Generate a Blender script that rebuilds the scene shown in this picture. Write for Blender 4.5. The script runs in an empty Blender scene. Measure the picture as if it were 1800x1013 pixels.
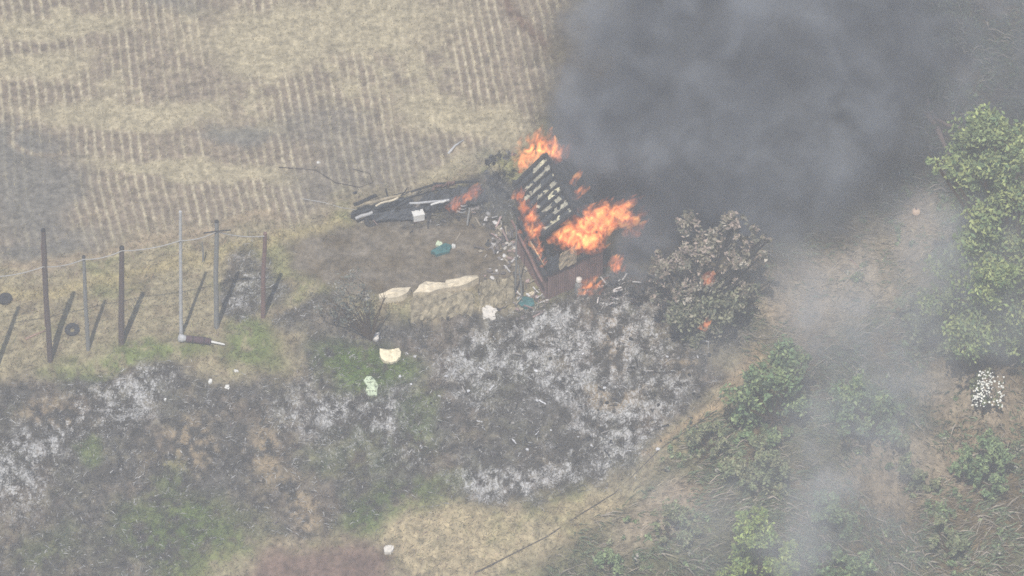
import bpy, bmesh, math, random
import numpy as np
from mathutils import Vector, Matrix, Quaternion

random.seed(7)
rng = np.random.default_rng(7)
S = bpy.context.scene
COL = S.collection
PI = math.pi
R = math.radians

# ------------------------------------------------------------------ camera, sky, sun, exposure
DEP = R(45.0)          # looking down from a helicopter
DIST = 250.0
SD, CD = math.sin(DEP), math.cos(DEP)
CAM = Vector((0, -DIST * CD, DIST * SD))
cam = bpy.data.cameras.new('camera')
cam.sensor_width = 36
cam.lens = 250
cam.clip_start = 1
cam.clip_end = 2000
camo = bpy.data.objects.new('camera', cam)
COL.objects.link(camo)
camo.location = CAM
camo.rotation_euler = (PI / 2 - DEP, 0, 0)
S.camera = camo

SUN_EL, SUN_AZ = R(62), R(10.5)      # light travels away from the viewer and a little to the right
w = bpy.data.worlds.new('World')
S.world = w
w.use_nodes = True
nt = w.node_tree
sky = nt.nodes.new('ShaderNodeTexSky')
sky.sky_type = 'NISHITA'
sky.sun_disc = False
sky.sun_elevation = SUN_EL
sky.sun_rotation = PI + SUN_AZ
bg = nt.nodes['Background']
bg.inputs[1].default_value = 0.10
nt.links.new(sky.outputs[0], bg.inputs[0])
sl = bpy.data.lights.new('sun', 'SUN')
sl.energy = 4.2
sl.angle = R(0.55)
sl.color = (1, 0.95, 0.88)
so = bpy.data.objects.new('sun', sl)
COL.objects.link(so)
ld = Vector((math.sin(SUN_AZ) * math.cos(SUN_EL), math.cos(SUN_AZ) * math.cos(SUN_EL), -math.sin(SUN_EL)))
so.rotation_euler = ld.to_track_quat('-Z', 'Y').to_euler()
so.location = (-20, -40, 90)

S.view_settings.view_transform = 'Standard'
S.view_settings.look = 'None'
S.view_settings.gamma = 1
S.view_settings.exposure = 0.31
S.render.engine = 'CYCLES'
S.cycles.max_bounces = 4
S.cycles.diffuse_bounces = 2
S.cycles.transparent_max_bounces = 160
S.cycles.volume_bounces = 1
S.cycles.use_denoising = False
S.cycles.filter_width = 1.6
try:
    S.cycles.volume_step_rate = 1.0
    S.cycles.volume_max_steps = 256
except Exception:
    pass

# ------------------------------------------------------------------ picture <-> place
F = 1800 * 250 / 36.0                 # focal length in photograph pixels
FWD = Vector((0, CD, -SD))
UP = Vector((0, SD, CD))


def ray(px, py):
    return FWD + Vector((1, 0, 0)) * ((px - 900) / F) + UP * ((506.5 - py) / F)


def at(px, py, z=0.0):
    d = ray(px, py)
    t = (z - CAM.z) / d.z
    return CAM + d * t


def project(x, y, z):
    vx, vy, vz = x - CAM.x, y - CAM.y, z - CAM.z
    dep = vy * CD - vz * SD
    return 900 + F * vx / dep, 506.5 - F * (vy * SD + vz * CD) / dep


# value noise ------------------------------------------------------
def vnoise(x, y, scale, seed=0):
    g = np.random.default_rng(seed + 1000).random((256, 256))
    xs, ys = np.asarray(x) * scale, np.asarray(y) * scale
    xi, yi = np.floor(xs).astype(int), np.floor(ys).astype(int)
    fx, fy = xs - xi, ys - yi
    fx = fx * fx * (3 - 2 * fx)
    fy = fy * fy * (3 - 2 * fy)
    a = g[yi % 256, xi % 256]; b = g[yi % 256, (xi + 1) % 256]
    c = g[(yi + 1) % 256, xi % 256]; d = g[(yi + 1) % 256, (xi + 1) % 256]
    return (a * (1 - fx) + b * fx) * (1 - fy) + (c * (1 - fx) + d * fx) * fy


def fbm(x, y, scale, seed=0, octs=4):
    s, amp, tot = 0, 1.0, 0
    for k in range(octs):
        s = s + amp * vnoise(x, y, scale * 2 ** k, seed + 17 * k)
        tot += amp
        amp *= 0.55
    return s / tot


def sstep(a, b, v):
    t = np.clip((v - a) / (b - a), 0, 1)
    return t * t * (3 - 2 * t)


# terrain --------------------------------------------------------------
EDGE = [(-600, 720), (-100, 662), (0, 646), (100, 640), (230, 612), (330, 600), (480, 572), (560, 556), (670, 540), (830, 533), (905, 533),
        (965, 540), (1060, 522), (1180, 540), (1300, 520), (1500, 470), (1800, 440), (2300, 430)]
EX = np.array([at(*p).x for p in EDGE]); EY = np.array([at(*p).y for p in EDGE])


def height(x, y):
    x = np.asarray(x, float); y = np.asarray(y, float)
    s = np.interp(x, EX, EY) - y
    step = np.interp(x, EX, np.array([.2, .2, .25, .3, .3, .3, .3, .35, .55, .6, .5, .35, .25, .2, .1, .1, .1, .1]))
    h = -step * sstep(0, .55, s) - 0.30 * (np.clip(s - .3, 0, 26))
    h = h + (fbm(x, y, .35, 3) - .5) * (.22 + .75 * sstep(0, 4, s)) + (fbm(x, y, 1.6, 5) - .5) * (.05 + .16 * sstep(0, 2, s))
    return h


def gz(x, y):
    return float(height(np.array([x]), np.array([y]))[0])


def ground(px, py):
    """the point of the terrain seen at a pixel of the photograph"""
    z = 0.0
    for _ in range(40):
        p = at(px, py, z)
        z2 = gz(p.x, p.y)
        if abs(z2 - z) < 1e-3:
            break
        z = z * .5 + z2 * .5
    p = at(px, py, z)
    return Vector((p.x, p.y, gz(p.x, p.y)))


PXM = 50 * CD            # pixels per metre of upright height


def over(base, bpx, bpy, px, py, back=0.0):
    """the point above/beside a base in the upright plane through it that is seen at px, py"""
    d = ray(px, py)
    t = (base.y + back - CAM.y) / d.y
    return CAM + d * t


# colours as seen through the air -> base colours
AIR = np.array([.148, .156, .175]); GAIN = 1.22


def lin(c):
    c = np.asarray(c, float) / 255
    return np.where(c <= .04045, c / 12.92, ((c + .055) / 1.055) ** 2.4)


def alb(r, g, b):
    return np.clip((lin((r, g, b)) - AIR) / GAIN, .012, .8)


# ------------------------------------------------------------------ materials
def mat(name, col, rough=.9, var=.25, scale=6.0, metal=0.0, bump=0.3, attr=None, spec=.2, vscale=None, detail=5):
    m = bpy.data.materials.new(name)
    m.use_nodes = True
    n = m.node_tree.nodes; L = m.node_tree.links
    b = n['Principled BSDF']
    b.inputs['Roughness'].default_value = rough
    b.inputs['Metallic'].default_value = metal
    b.inputs['Specular IOR Level'].default_value = spec
    tc = n.new('ShaderNodeTexCoord')
    no = n.new('ShaderNodeTexNoise')
    no.inputs['Scale'].default_value = scale
    no.inputs['Detail'].default_value = detail
    no.inputs['Roughness'].default_value = .65
    if vscale:
        mp = n.new('ShaderNodeMapping'); mp.inputs['Scale'].default_value = vscale
        L.new(tc.outputs['Object'], mp.inputs[0]); L.new(mp.outputs[0], no.inputs['Vector'])
    else:
        L.new(tc.outputs['Object'], no.inputs['Vector'])
    mr = n.new('ShaderNodeMapRange')
    mr.inputs[1].default_value = .3; mr.inputs[2].default_value = .7
    mr.inputs[3].default_value = 1 - var; mr.inputs[4].default_value = 1 + var
    L.new(no.outputs['Fac'], mr.inputs[0])
    vm = n.new('ShaderNodeVectorMath'); vm.operation = 'SCALE'
    if attr:
        a = n.new('ShaderNodeAttribute'); a.attribute_name = attr
        L.new(a.outputs['Color'], vm.inputs[0])
    else:
        vm.inputs[0].default_value = tuple(col)
    L.new(mr.outputs[0], vm.inputs['Scale'])
    L.new(vm.outputs[0], b.inputs['Base Color'])
    if bump:
        bp = n.new('ShaderNodeBump'); bp.inputs['Strength'].default_value = bump; bp.inputs['Distance'].default_value = .05
        L.new(no.outputs['Fac'], bp.inputs['Height']); L.new(bp.outputs[0], b.inputs['Normal'])
    return m


M = {}
M['ground'] = mat('earth', (1, 1, 1), .95, .38, 5.5, attr='tint', bump=.6, spec=.05, detail=8)
def ground_mat():
    m = M['ground']; n = m.node_tree.nodes; L = m.node_tree.links
    b = n['Principled BSDF']
    src = b.inputs['Base Color'].links[0].from_socket
    tc = n.new('ShaderNodeTexCoord')
    no = n.new('ShaderNodeTexNoise'); no.inputs['Scale'].default_value = 9.5; no.inputs['Detail'].default_value = 5; no.inputs['Roughness'].default_value = .74
    no.inputs['Distortion'].default_value = 1.1
    mp = n.new('ShaderNodeMapping'); mp.inputs['Scale'].default_value = (1, .62, .8); mp.inputs['Rotation'].default_value = (0, 0, -.6)
    L.new(tc.outputs['Object'], mp.inputs[0]); L.new(mp.outputs[0], no.inputs['Vector'])
    a = n.new('ShaderNodeAttribute'); a.attribute_name = 'ash'
    th = n.new('ShaderNodeMath'); th.operation = 'MULTIPLY_ADD'; L.new(a.outputs['Fac'], th.inputs[0]); th.inputs[1].default_value = .24
    L.new(no.outputs['Fac'], th.inputs[2])
    mr = n.new('ShaderNodeMapRange'); mr.interpolation_type = 'SMOOTHSTEP'
    L.new(th.outputs[0], mr.inputs[0]); mr.inputs[1].default_value = .63; mr.inputs[2].default_value = .84
    gate = n.new('ShaderNodeMath'); gate.operation = 'GREATER_THAN'; L.new(a.outputs['Fac'], gate.inputs[0]); gate.inputs[1].default_value = .01
    ml = n.new('ShaderNodeMath'); ml.operation = 'MULTIPLY'; L.new(mr.outputs[0], ml.inputs[0]); L.new(gate.outputs[0], ml.inputs[1])
    mx = n.new('ShaderNodeMix'); mx.data_type = 'RGBA'
    L.new(ml.outputs[0], mx.inputs['Factor']); L.new(src, mx.inputs['A']); mx.inputs['B'].default_value = (.44, .435, .425, 1)
    L.new(mx.outputs['Result'], b.inputs['Base Color'])


ground_mat()
M['blade'] = mat('blade', (1, 1, 1), .8, .15, 3, attr='tint', bump=0, spec=.1)
M['leaf'] = mat('leaf', (1, 1, 1), .7, .15, 2, attr='tint', bump=0, spec=.15)
M['bark'] = mat('bark', alb(128, 122, 118), .9, .3, 9)
M['bark_burnt'] = mat('charred_bark', (.035, .033, .033), .9, .4, 9)
M['charwood'] = mat('charred_wood', (.03, .03, .032), .85, .5, 8)
M['post_brown'] = mat('brown_post_wood', (.10, .075, .068), .85, .35, 10, vscale=(3, 3, .5))
M['post_grey'] = mat('grey_post_wood', (.20, .20, .19), .85, .3, 10, vscale=(3, 3, .5))
M['post_pale'] = mat('weathered_metal_post', (.42, .42, .42), .6, .2, 6)
M['post_red'] = mat('rusty_post', (.17, .10, .085), .8, .35, 8)
M['wire'] = mat('wire_metal', (.33, .32, .30), .6, .1, 5, bump=0)
M['rubber'] = mat('tyre_rubber', (.035, .035, .037), .8, .3, 12)
M['white'] = mat('white_plastic', (.66, .65, .61), .6, .1, 6)
M['cream'] = mat('cream_foam', (.74, .66, .46), .8, .16, 7)
M['tarp'] = mat('cream_tarp', (.60, .52, .38), .75, .3, 5)
M['pale_green'] = mat('pale_green_plastic', (.52, .60, .42), .6, .15, 6)
M['teal'] = mat('teal_tarp', (.03, .12, .12), .6, .3, 8)
M['earthface'] = mat('tan_earth', (.27, .23, .155), .95, .6, 4, bump=.9)
M['rust_wall'] = mat('rust_red_sheet', (.17, .105, .093), .7, .4, 4, vscale=(1, 1, .3))
M['charsheet'] = mat('scorched_sheet', (.05, .055, .062), .7, .45, 4)
M['ply'] = mat('scorched_plywood', (.30, .25, .17), .85, .45, 5)
M['palepanel'] = mat('pale_roof_board', (.56, .52, .36), .8, .4, 6)
M['maroon'] = mat('maroon_wrap', (.075, .045, .052), .7, .2, 10)
M['log'] = mat('cut_branch_wood', (.30, .20, .15), .85, .3, 7)
M['ball'] = mat('peach_plastic', (.80, .56, .38), .5, .08, 4)
M['rock'] = mat('pale_stone', (.62, .58, .52), .9, .2, 6)
M['hose'] = mat('dark_hose', (.06, .05, .045), .7, .2, 6)
M['scrap'] = mat('scrap', (1, 1, 1), .8, .2, 6, attr='tint', bump=0)
M['blossom'] = mat('white_blossom', (.85, .84, .76), .7, .08, 5, bump=0)

# ------------------------------------------------------------------ builders


class MB:
    def __init__(self):
        self.v = []; self.f = []

    def add(self, vs, fs):
        o = len(self.v)
        self.v += [tuple(v) for v in vs]
        self.f += [tuple(i + o for i in f) for f in fs]
        return self

    def box(self, c, ax, ay, az):
        """box round c with half-axes ax, ay, az"""
        c, ax, ay, az = Vector(c), Vector(ax), Vector(ay), Vector(az)
        vs = [c + ax * i + ay * j + az * k for i in (-1, 1) for j in (-1, 1) for k in (-1, 1)]
        return self.add(vs, [(0, 1, 3, 2), (4, 6, 7, 5), (0, 4, 5, 1), (2, 3, 7, 6), (0, 2, 6, 4), (1, 5, 7, 3)])

    def bar(self, a, b, wx, wy, up=(0, 0, 1), jit=0.0):
        """rough-ended timber from a to b"""
        a, b = Vector(a), Vector(b)
        d = (b - a).normalized()
        s = d.cross(Vector(up))
        if s.length < 1e-3:
            s = d.cross(Vector((1, 0, 0)))
        s.normalize()
        u = s.cross(d)
        n = 5
        vs = []
        for k in range(n + 1):
            c = a.lerp(b, k / n) + s * random.uniform(-jit, jit) + u * random.uniform(-jit, jit)
            for i, j in ((-1, -1), (1, -1), (1, 1), (-1, 1)):
                vs.append(c + s * i * wx * random.uniform(1 - jit * 4, 1) + u * j * wy)
        fs = [(3, 2, 1, 0), tuple(4 * n + i for i in range(4))]
        for k in range(n):
            for i in range(4):
                fs.append((4 * k + i, 4 * k + (i + 1) % 4, 4 * k + 4 + (i + 1) % 4, 4 * k + 4 + i))
        return self.add(vs, fs)

    def tube(self, pts, rad, n=7, closed=False):
        pts = [Vector(p) for p in pts]
        m = len(pts)
        if not hasattr(rad, '__len__'):
            rad = [rad] * m
        vs, fs = [], []
        ref = Vector((0.31, .22, .92))
        for k, p in enumerate(pts):
            if closed:
                d = pts[(k + 1) % m] - pts[k - 1]
            else:
                d = pts[min(k + 1, m - 1)] - pts[max(k - 1, 0)]
            d.normalize()
            s = d.cross(ref)
            if s.length < .1:
                s = d.cross(Vector((1, 0, 0)))
            s.normalize()
            u = s.cross(d)
            for i in range(n):
                a = 2 * PI * i / n
                vs.append(p + (s * math.cos(a) + u * math.sin(a)) * rad[k])
        for k in range(m if closed else m - 1):
            for i in range(n):
                a, b = k * n + i, k * n + (i + 1) % n
                c, d2 = ((k + 1) % m) * n + (i + 1) % n, ((k + 1) % m) * n + i
                fs.append((a, b, c, d2))
        if not closed:
            fs += [tuple(range(n))[::-1], tuple((m - 1) * n + i for i in range(n))]
        return self.add(vs, fs)

    def lathe(self, prof, c=(0, 0, 0), axis=(0, 0, 1), n=18):
        c, ax = Vector(c), Vector(axis).normalized()
        s = ax.cross(Vector((.3, .9, .2))).normalized()
        u = ax.cross(s)
        vs, fs = [], []
        for r, h in prof:
            for i in range(n):
                a = 2 * PI * i / n
                vs.append(c + ax * h + (s * math.cos(a) + u * math.sin(a)) * r)
        for k in range(len(prof) - 1):
            for i in range(n):
                fs.append((k * n + i, k * n + (i + 1) % n, (k + 1) * n + (i + 1) % n, (k + 1) * n + i))
        fs += [tuple(range(n))[::-1], tuple((len(prof) - 1) * n + i for i in range(n))]
        return self.add(vs, fs)

    def lump(self, c, rx, ry, rz, rough=.25, seed=0, rot=0.0, sub=2):
        bm = bmesh.new()
        bmesh.ops.create_icosphere(bm, subdivisions=sub, radius=1)
        r2 = random.Random(seed)
        q = Matrix.Rotation(rot, 3, 'Z')
        vs = []
        for v in bm.verts:
            k = 1 + r2.uniform(-rough, rough)
            p = q @ Vector((v.co.x * rx * k, v.co.y * ry * k, v.co.z * rz * k))
            vs.append(p + Vector(c))
        fs = [[v.index for v in f.verts] for f in bm.faces]
        bm.free()
        return self.add(vs, fs)

    def sheet(self, corners, nu, nv, th=.02, wob=.04, seed=0, ragged=0.0):
        """wrinkled sheet with thickness between four corners a b c d"""
        a, b, c, d = [Vector(p) for p in corners]
        nrm = (b - a).cross(d - a).normalized()
        r2 = random.Random(seed)
        top, bot = [], []
        for j in range(nv + 1):
            for i in range(nu + 1):
                u, v = i / nu, j / nv
                if ragged:
                    if i in (0, nu): u += r2.uniform(-ragged, ragged) * .5
                    if j in (0, nv): v += r2.uniform(-ragged, ragged)
                p = (a.lerp(b, u)).lerp(d.lerp(c, u), v) + nrm * r2.uniform(-wob, wob)
                top.append(p + nrm * th / 2); bot.append(p - nrm * th / 2)
        N = len(top); W = nu + 1
        fs = []
        for j in range(nv):
            for i in range(nu):
                q = (j * W + i, j * W + i + 1, (j + 1) * W + i + 1, (j + 1) * W + i)
                fs.append(q); fs.append(tuple(N + k for k in q[::-1]))
        rim = [i for i in range(W)] + [j * W + nu for j in range(1, nv + 1)] + [nv * W + i for i in range(nu - 1, -1, -1)] + [j * W for j in range(nv - 1, 0, -1)]
        for k in range(len(rim)):
            p, q = rim[k], rim[(k + 1) % len(rim)]
            fs.append((q, p, p + N, q + N))
        return self.add(top + bot, fs)

    def build(self, name, m, parent=None, smooth=False, loc=None):
        me = bpy.data.meshes.new(name)
        vs = self.v
        off = None
        if parent is not None:
            off = world_loc(parent)
        elif loc is not None:
            off = Vector(loc)
        if off is not None:
            vs = [tuple(Vector(v) - off) for v in vs]
        me.from_pydata(vs, [], self.f)
        me.materials.append(M[m] if isinstance(m, str) else m)
        if smooth:
            me.polygons.foreach_set('use_smooth', [True] * len(me.polygons))
        me.update()
        o = bpy.data.objects.new(name, me)
        COL.objects.link(o)
        if parent is not None:
            o.parent = parent
        elif loc is not None:
            o.location = loc
        return o


def world_loc(o):
    p = Vector(o.location)
    while o.parent:
        o = o.parent
        p = p + Vector(o.location)
    return p


def tag(o, label=None, cat=None, group=None, kind=None):
    if label: o['label'] = label
    if cat: o['category'] = cat
    if group: o['group'] = group
    if kind: o['kind'] = kind
    return o


def empty(name, loc, label, cat, group=None):
    o = bpy.data.objects.new(name, None)
    o.empty_display_size = .3
    o.location = loc
    COL.objects.link(o)
    return tag(o, label, cat, group)


def npmesh(name, verts, quads=None, tris=None, tint=None, m='blade', parent=None, smooth=False):
    """a mesh from numpy arrays, tint: one colour per vertex"""
    me = bpy.data.meshes.new(name)
    nv = len(verts)
    if parent is not None:
        verts = verts - np.array(world_loc(parent))
    me.vertices.add(nv)
    me.vertices.foreach_set('co', np.ascontiguousarray(verts, np.float32).ravel())
    li, st, tot = [], [], 0
    if quads is not None and len(quads):
        li.append(quads.ravel()); st.append(np.arange(len(quads)) * 4 + tot); tot += quads.size
    if tris is not None and len(tris):
        li.append(tris.ravel()); st.append(np.arange(len(tris)) * 3 + tot); tot += tris.size
    me.loops.add(tot)
    me.loops.foreach_set('vertex_index', np.concatenate(li).astype(np.int32))
    st = np.concatenate(st).astype(np.int32)
    me.polygons.add(len(st))
    me.polygons.foreach_set('loop_start', st)
    if smooth:
        me.polygons.foreach_set('use_smooth', np.ones(len(st), bool))
    me.update(calc_edges=True)
    if tint is not None:
        a = me.attributes.new('tint', 'FLOAT_COLOR', 'POINT')
        c = np.ones((nv, 4), np.float32); c[:, :3] = tint
        a.data.foreach_set('color', c.ravel())
    me.materials.append(M[m] if isinstance(m, str) else m)
    me.validate()
    o = bpy.data.objects.new(name, me)
    COL.objects.link(o)
    if parent is not None:
        o.parent = parent
    return o


def blades(base, length, width, lean, tint, droop=.35):
    """arrays of bent blades. base (n,3), length (n), width (n), lean (n,3) unit-ish direction"""
    n = len(base)
    ax = lean / np.linalg.norm(lean, axis=1, keepdims=True)
    a = rng.random(n) * 2 * PI
    side = np.stack([np.cos(a), np.sin(a), np.zeros(n)], 1)
    side = side - ax * (side * ax).sum(1, keepdims=True)
    side /= np.linalg.norm(side, axis=1, keepdims=True) + 1e-6
    w_ = width[:, None] * side * .5
    mid = base + ax * length[:, None] * .55
    bend = np.stack([ax[:, 0], ax[:, 1], -np.abs(ax[:, 2]) * .6], 1) + rng.normal(0, .3, (n, 3))
    tip = base + ax * length[:, None] * .9 + bend * length[:, None] * droop
    V = np.stack([base - w_, base + w_, mid + w_ * .8, mid - w_ * .8, tip], 1).reshape(-1, 3)
    i = np.arange(n) * 5
    q = np.stack([i, i + 1, i + 2, i + 3], 1)
    t = np.stack([i + 3, i + 2, i + 4], 1)
    T = np.repeat(tint, 5, 0)
    return V, q, t, T


def merge(parts):
    Vs, Qs, Ts, Cs, o = [], [], [], [], 0
    for V, q, t, T in parts:
        Vs.append(V); Cs.append(T)
        if len(q): Qs.append(q + o)
        if len(t): Ts.append(t + o)
        o += len(V)
    return (np.concatenate(Vs), np.concatenate(Qs) if Qs else np.zeros((0, 4), int),
            np.concatenate(Ts) if Ts else np.zeros((0, 3), int), np.concatenate(Cs))


# ------------------------------------------------------------------ ground colours
def polydist(px, py, poly):
    """signed distance in photograph pixels, negative inside"""
    poly = np.array(poly, float)
    d = np.full(px.shape, 1e9); inside = np.zeros(px.shape, bool)
    for k in range(len(poly)):
        a, b = poly[k], poly[(k + 1) % len(poly)]
        e = b - a
        if e @ e < 1e-9:
            continue
        t = np.clip(((px - a[0]) * e[0] + (py - a[1]) * e[1]) / (e @ e), 0, 1)
        d = np.minimum(d, np.hypot(px - a[0] - t * e[0], py - a[1] - t * e[1]))
        c = (a[1] > py) != (b[1] > py)
        xi = a[0] + (py - a[1]) * e[0] / (e[1] if abs(e[1]) > 1e-9 else 1e-9)
        inside ^= c & (px < xi)
    return np.where(inside, -d, d)


FIELD = [(-900, 520), (0, 470), (150, 440), (330, 405), (500, 385), (620, 345), (760, 320), (900, 262), (960, 230), (1010, -60), (1100, -900), (-900, -900)]
BURNT = [(-900, 720), (0, 660), (110, 655), (240, 640), (310, 632), (350, 655), (400, 660), (520, 640), (560, 590), (620, 560), (700, 556), (850, 545), (905, 540), (960, 535), (1010, 510),
         (1080, 470), (1180, 480), (1250, 600), (1285, 640), (1255, 700), (1200, 745), (1120, 790), (1060, 840), (950, 868), (860, 895), (760, 880), (700, 870), (660, 920), (560, 935), (430, 935), (330, 1000), (280, 1100), (-900, 1100)]
YARD = [(500, 430), (590, 400), (690, 385), (850, 375), (905, 380), (925, 500), (900, 520), (830, 500), (680, 520), (600, 520), (520, 480)]
BRUSH = [(1330, 640), (1290, 560), (1340, 470), (1440, 430), (1560, 360), (1620, 200), (1600, -200), (2700, -200), (2700, 1500), (850, 1500), (900, 1050), (1080, 880), (1210, 770), (1290, 700)]
STRAW = [(690, 930), (715, 868), (760, 880), (860, 905), (960, 885), (1060, 850), (1080, 865), (1030, 920), (950, 965), (860, 1000), (800, 1040), (740, 1000), (700, 970)]
DIRT = [(380, 1100), (440, 985), (520, 955), (620, 945), (680, 975), (690, 1100)]
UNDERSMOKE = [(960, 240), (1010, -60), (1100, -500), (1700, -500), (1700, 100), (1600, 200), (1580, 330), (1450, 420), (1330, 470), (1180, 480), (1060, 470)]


def ell(px, py, cx, cy, rx, ry, rot=0.0):
    c, s = math.cos(R(rot)), math.sin(R(rot))
    dx, dy = px - cx, py - cy
    u, v = dx * c + dy * s, -dx * s + dy * c
    return np.sqrt((u / rx) ** 2 + (v / ry) ** 2)


def zones(x, y, z):
    """ground colour and cover kinds at world points"""
    px, py = project(x, y, z)
    wx = px + (fbm(x, y, .55, 21) - .5) * 90
    wy = py + (fbm(x, y, .55, 22) - .5) * 70
    n1 = fbm(x, y, .5, 31); n2 = fbm(x, y, 1.7, 32); n3 = fbm(x, y, 4.5, 33, 3)
    col = np.empty(x.shape + (3,)); K = {}

    def mix(c, m):
        nonlocal col
        col = col * (1 - m[..., None]) + np.asarray(c) * m[..., None]

    col[:] = alb(182, 175, 158)                                   # bank of dry grass
    mix(alb(162, 166, 138), sstep(.5, .62, n1) * .6)
    mix(alb(160, 152, 143), sstep(.5, .66, n2) * .6)
    # field
    f = sstep(25, -25, polydist(wx, wy, FIELD))
    fc = np.empty(col.shape); fc[:] = alb(167, 159, 152)
    straw = sstep(.52, .72, fbm(x * 1.0, y * .8, .22, 41) * .55 + n2 * .45)
    for e in ((560, 40, 260, 60, -4), (480, 95, 120, 40, 0), (60, 120, 120, 30, -10), (100, 45, 160, 22, 0), (220, 200, 190, 26, 0), (820, 210, 130, 40, 5), (330, 300, 200, 22, 5), (860, 290, 120, 26, -8), (430, 228, 60, 14, 0)):
        straw = np.maximum(straw, sstep(1.25, .6, ell(wx, wy, *e)))
    a = f * straw
    fc = fc * (1 - .75 * straw[..., None]) + alb(203, 195, 174) * .75 * straw[..., None]
    # rows of stubble
    ru = x * math.cos(R(8)) + y * math.sin(R(8)) + (fbm(x, y, .10, 44, 2) - .5) * 1.5 + (n2 - .5) * .10
    row = .5 + .5 * np.cos(ru / .315 * 2 * PI)
    rowm = sstep(.55, .95, row + (n3 - .5) * .22) * (.25 + .75 * sstep(.30, .55, fbm(ru * 1.6, (y * .99 - x * .14) * .2, .9, 45) * .8 + n2 * .2)) * (1 - .55 * straw)
    fc = fc * (1 - .75 * rowm[..., None]) + alb(220, 211, 190) * .7 * rowm[..., None]
    # grey field areas: thin smoke and its shade painted in, with some scorched stubble
    sc = np.zeros(px.shape)
    for e in ((50, 345, 105, 105, 0), (0, 265, 130, 45, 0), (620, 300, 150, 60, -10), (420, 235, 60, 24, 0), (80, 435, 120, 30, -10), (880, 300, 60, 50, 0), (280, 0, 90, 18, 0), (560, 230, 120, 40, 5)):
        sc = np.maximum(sc, sstep(1.35, .4, ell(wx, wy, *e)) * (.85 if e[0] < 100 or e[0] in (420, 880) else .5))
    ring = np.exp(-((ell(px, py, 85, 245, 65, 28) - 1) / .12) ** 2)
    sc = np.clip(sc * (1 - .8 * ring), 0, 1)
    fc = fc * (1 - sc[..., None]) + alb(150, 150, 150) * sc[..., None]
    # brown wheel track at the far corner
    tr = np.exp(-((polydist(px, py, [(880, -20), (900, 20), (960, 78), (972, 90), (958, 80), (897, 22)])) / 9.0) ** 2) * .6
    fc = fc * (1 - tr[..., None]) + alb(140, 126, 126) * tr[..., None]
    mix(np.zeros(3), f); col += fc * f[..., None]
    K['field'] = f; K['row'] = rowm * f * (1 - sc); K['scorch_shade'] = sc * f
    # pale foot track and field edge
    for pts, wd, c in ((([(0, 522), (150, 500), (300, 462), (480, 420), (600, 392)]), 13, (192, 182, 156)), (([(0, 472), (200, 432), (300, 415), (480, 375)]), 9, (184, 172, 158))):
        q = pts + pts[::-1]
        mix(alb(*c), np.exp(-(polydist(wx, wy * .6 + py * .4, q) / wd) ** 2) * .8)
    # yard
    f = sstep(18, -14, polydist(wx * .5 + px * .5, wy * .5 + py * .5, YARD))
    yc = np.empty(col.shape); yc[:] = alb(151, 146, 141)
    yc = yc + ((n2 - .5) * .10)[..., None]
    mix(np.zeros(3), f); col += np.clip(yc, .02, 1) * f[..., None]
    K['yard'] = f
    # brush ground
    f = sstep(30, -30, polydist(wx, wy, BRUSH))
    bc = np.empty(col.shape); bc[:] = alb(146, 147, 136)
    g = sstep(.42, .6, n1)[..., None]
    bc = bc * (1 - g) + alb(150, 143, 134) * g
    dry = np.zeros(px.shape)
    for e in ((1455, 505, 170, 120, -30), (1610, 420, 60, 90, 0), (1150, 900, 120, 60, -30), (1700, 700, 120, 70, 20), (1600, 820, 130, 80, 0)):
        dry = np.maximum(dry, sstep(1.3, .4, ell(wx, wy, *e)))
    bc = bc * (1 - .8 * dry[..., None]) + alb(182, 172, 162) * .88 * dry[..., None]
    mix(np.zeros(3), f); col += bc * f[..., None]
    K['brush'] = f; K['dry'] = dry * f
    # burnt slope
    f = sstep(20, -20, polydist(wx, wy, BURNT))
    pt = np.zeros(px.shape)
    for e in ((440, 500, 55, 75, 0), (560, 560, 60, 40, 0), (1230, 560, 90, 90, 0), (750, 365, 130, 40, -8), (880, 350, 60, 60, 0)):
        pt = np.maximum(pt, sstep(1.15, .75, ell(wx, wy, *e)))
    f = np.maximum(f, pt * .9)
    uc = np.empty(col.shape); uc[:] = alb(131, 131, 133)
    br = sstep(.50, .64, fbm(x, y, .8, 51) * .6 + n3 * .4)
    uc = uc * (1 - .6 * br[..., None]) + alb(152, 145, 141) * .6 * br[..., None]
    ash = np.zeros(px.shape)
    for e in ((220, 695, 90, 40, -30), (130, 755, 130, 40, -28), (20, 830, 80, 50, -30), (1110, 590, 80, 55, 0), (1000, 630, 120, 70, 10), (860, 850, 70, 40, 0), (960, 840, 80, 30, 0), (440, 505, 40, 55, 0), (950, 560, 80, 30, 0), (1090, 750, 90, 50, -30), (640, 740, 120, 50, 20), (850, 650, 60, 50, 0), (1150, 700, 60, 30, -20)):
        ash = np.maximum(ash, sstep(1.9, .2, ell(wx + (n2 - .5) * 60, wy + (n3 - .5) * 50, *e)))
    ash = np.clip(.26 + ash * (.05 + 1.0 * sstep(.3, .7, n2 * .5 + n3 * .5)), 0, 1)
    am = ash * sstep(.40, .62, n3 * .5 + n2 * .5)
    uc = uc * (1 - .25 * am[..., None]) + alb(196, 196, 196) * .25 * am[..., None]
    pch = sstep(.5, .66, fbm(x, y, 1.1, 57) * .5 + n3 * .5)
    uc = uc * (1 - .25 * pch[..., None]) + alb(142, 144, 133) * .25 * pch[..., None]
    for e in ((530, 880, 26, 50, 10), (320, 780, 60, 40, 0), (1080, 690, 60, 18, 10), (1080, 600, 30, 40, 0), (1190, 640, 40, 30, -40), (790, 545, 60, 20, 0), (100, 720, 50, 26, 0), (480, 800, 40, 50, 0)):
        t = sstep(1.5, .4, ell(wx, wy, *e)) * sstep(.42, .56, n3 * .6 + n2 * .4) * .9
        uc = uc * (1 - t[..., None]) + alb(174, 163, 150) * t[..., None]
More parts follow.
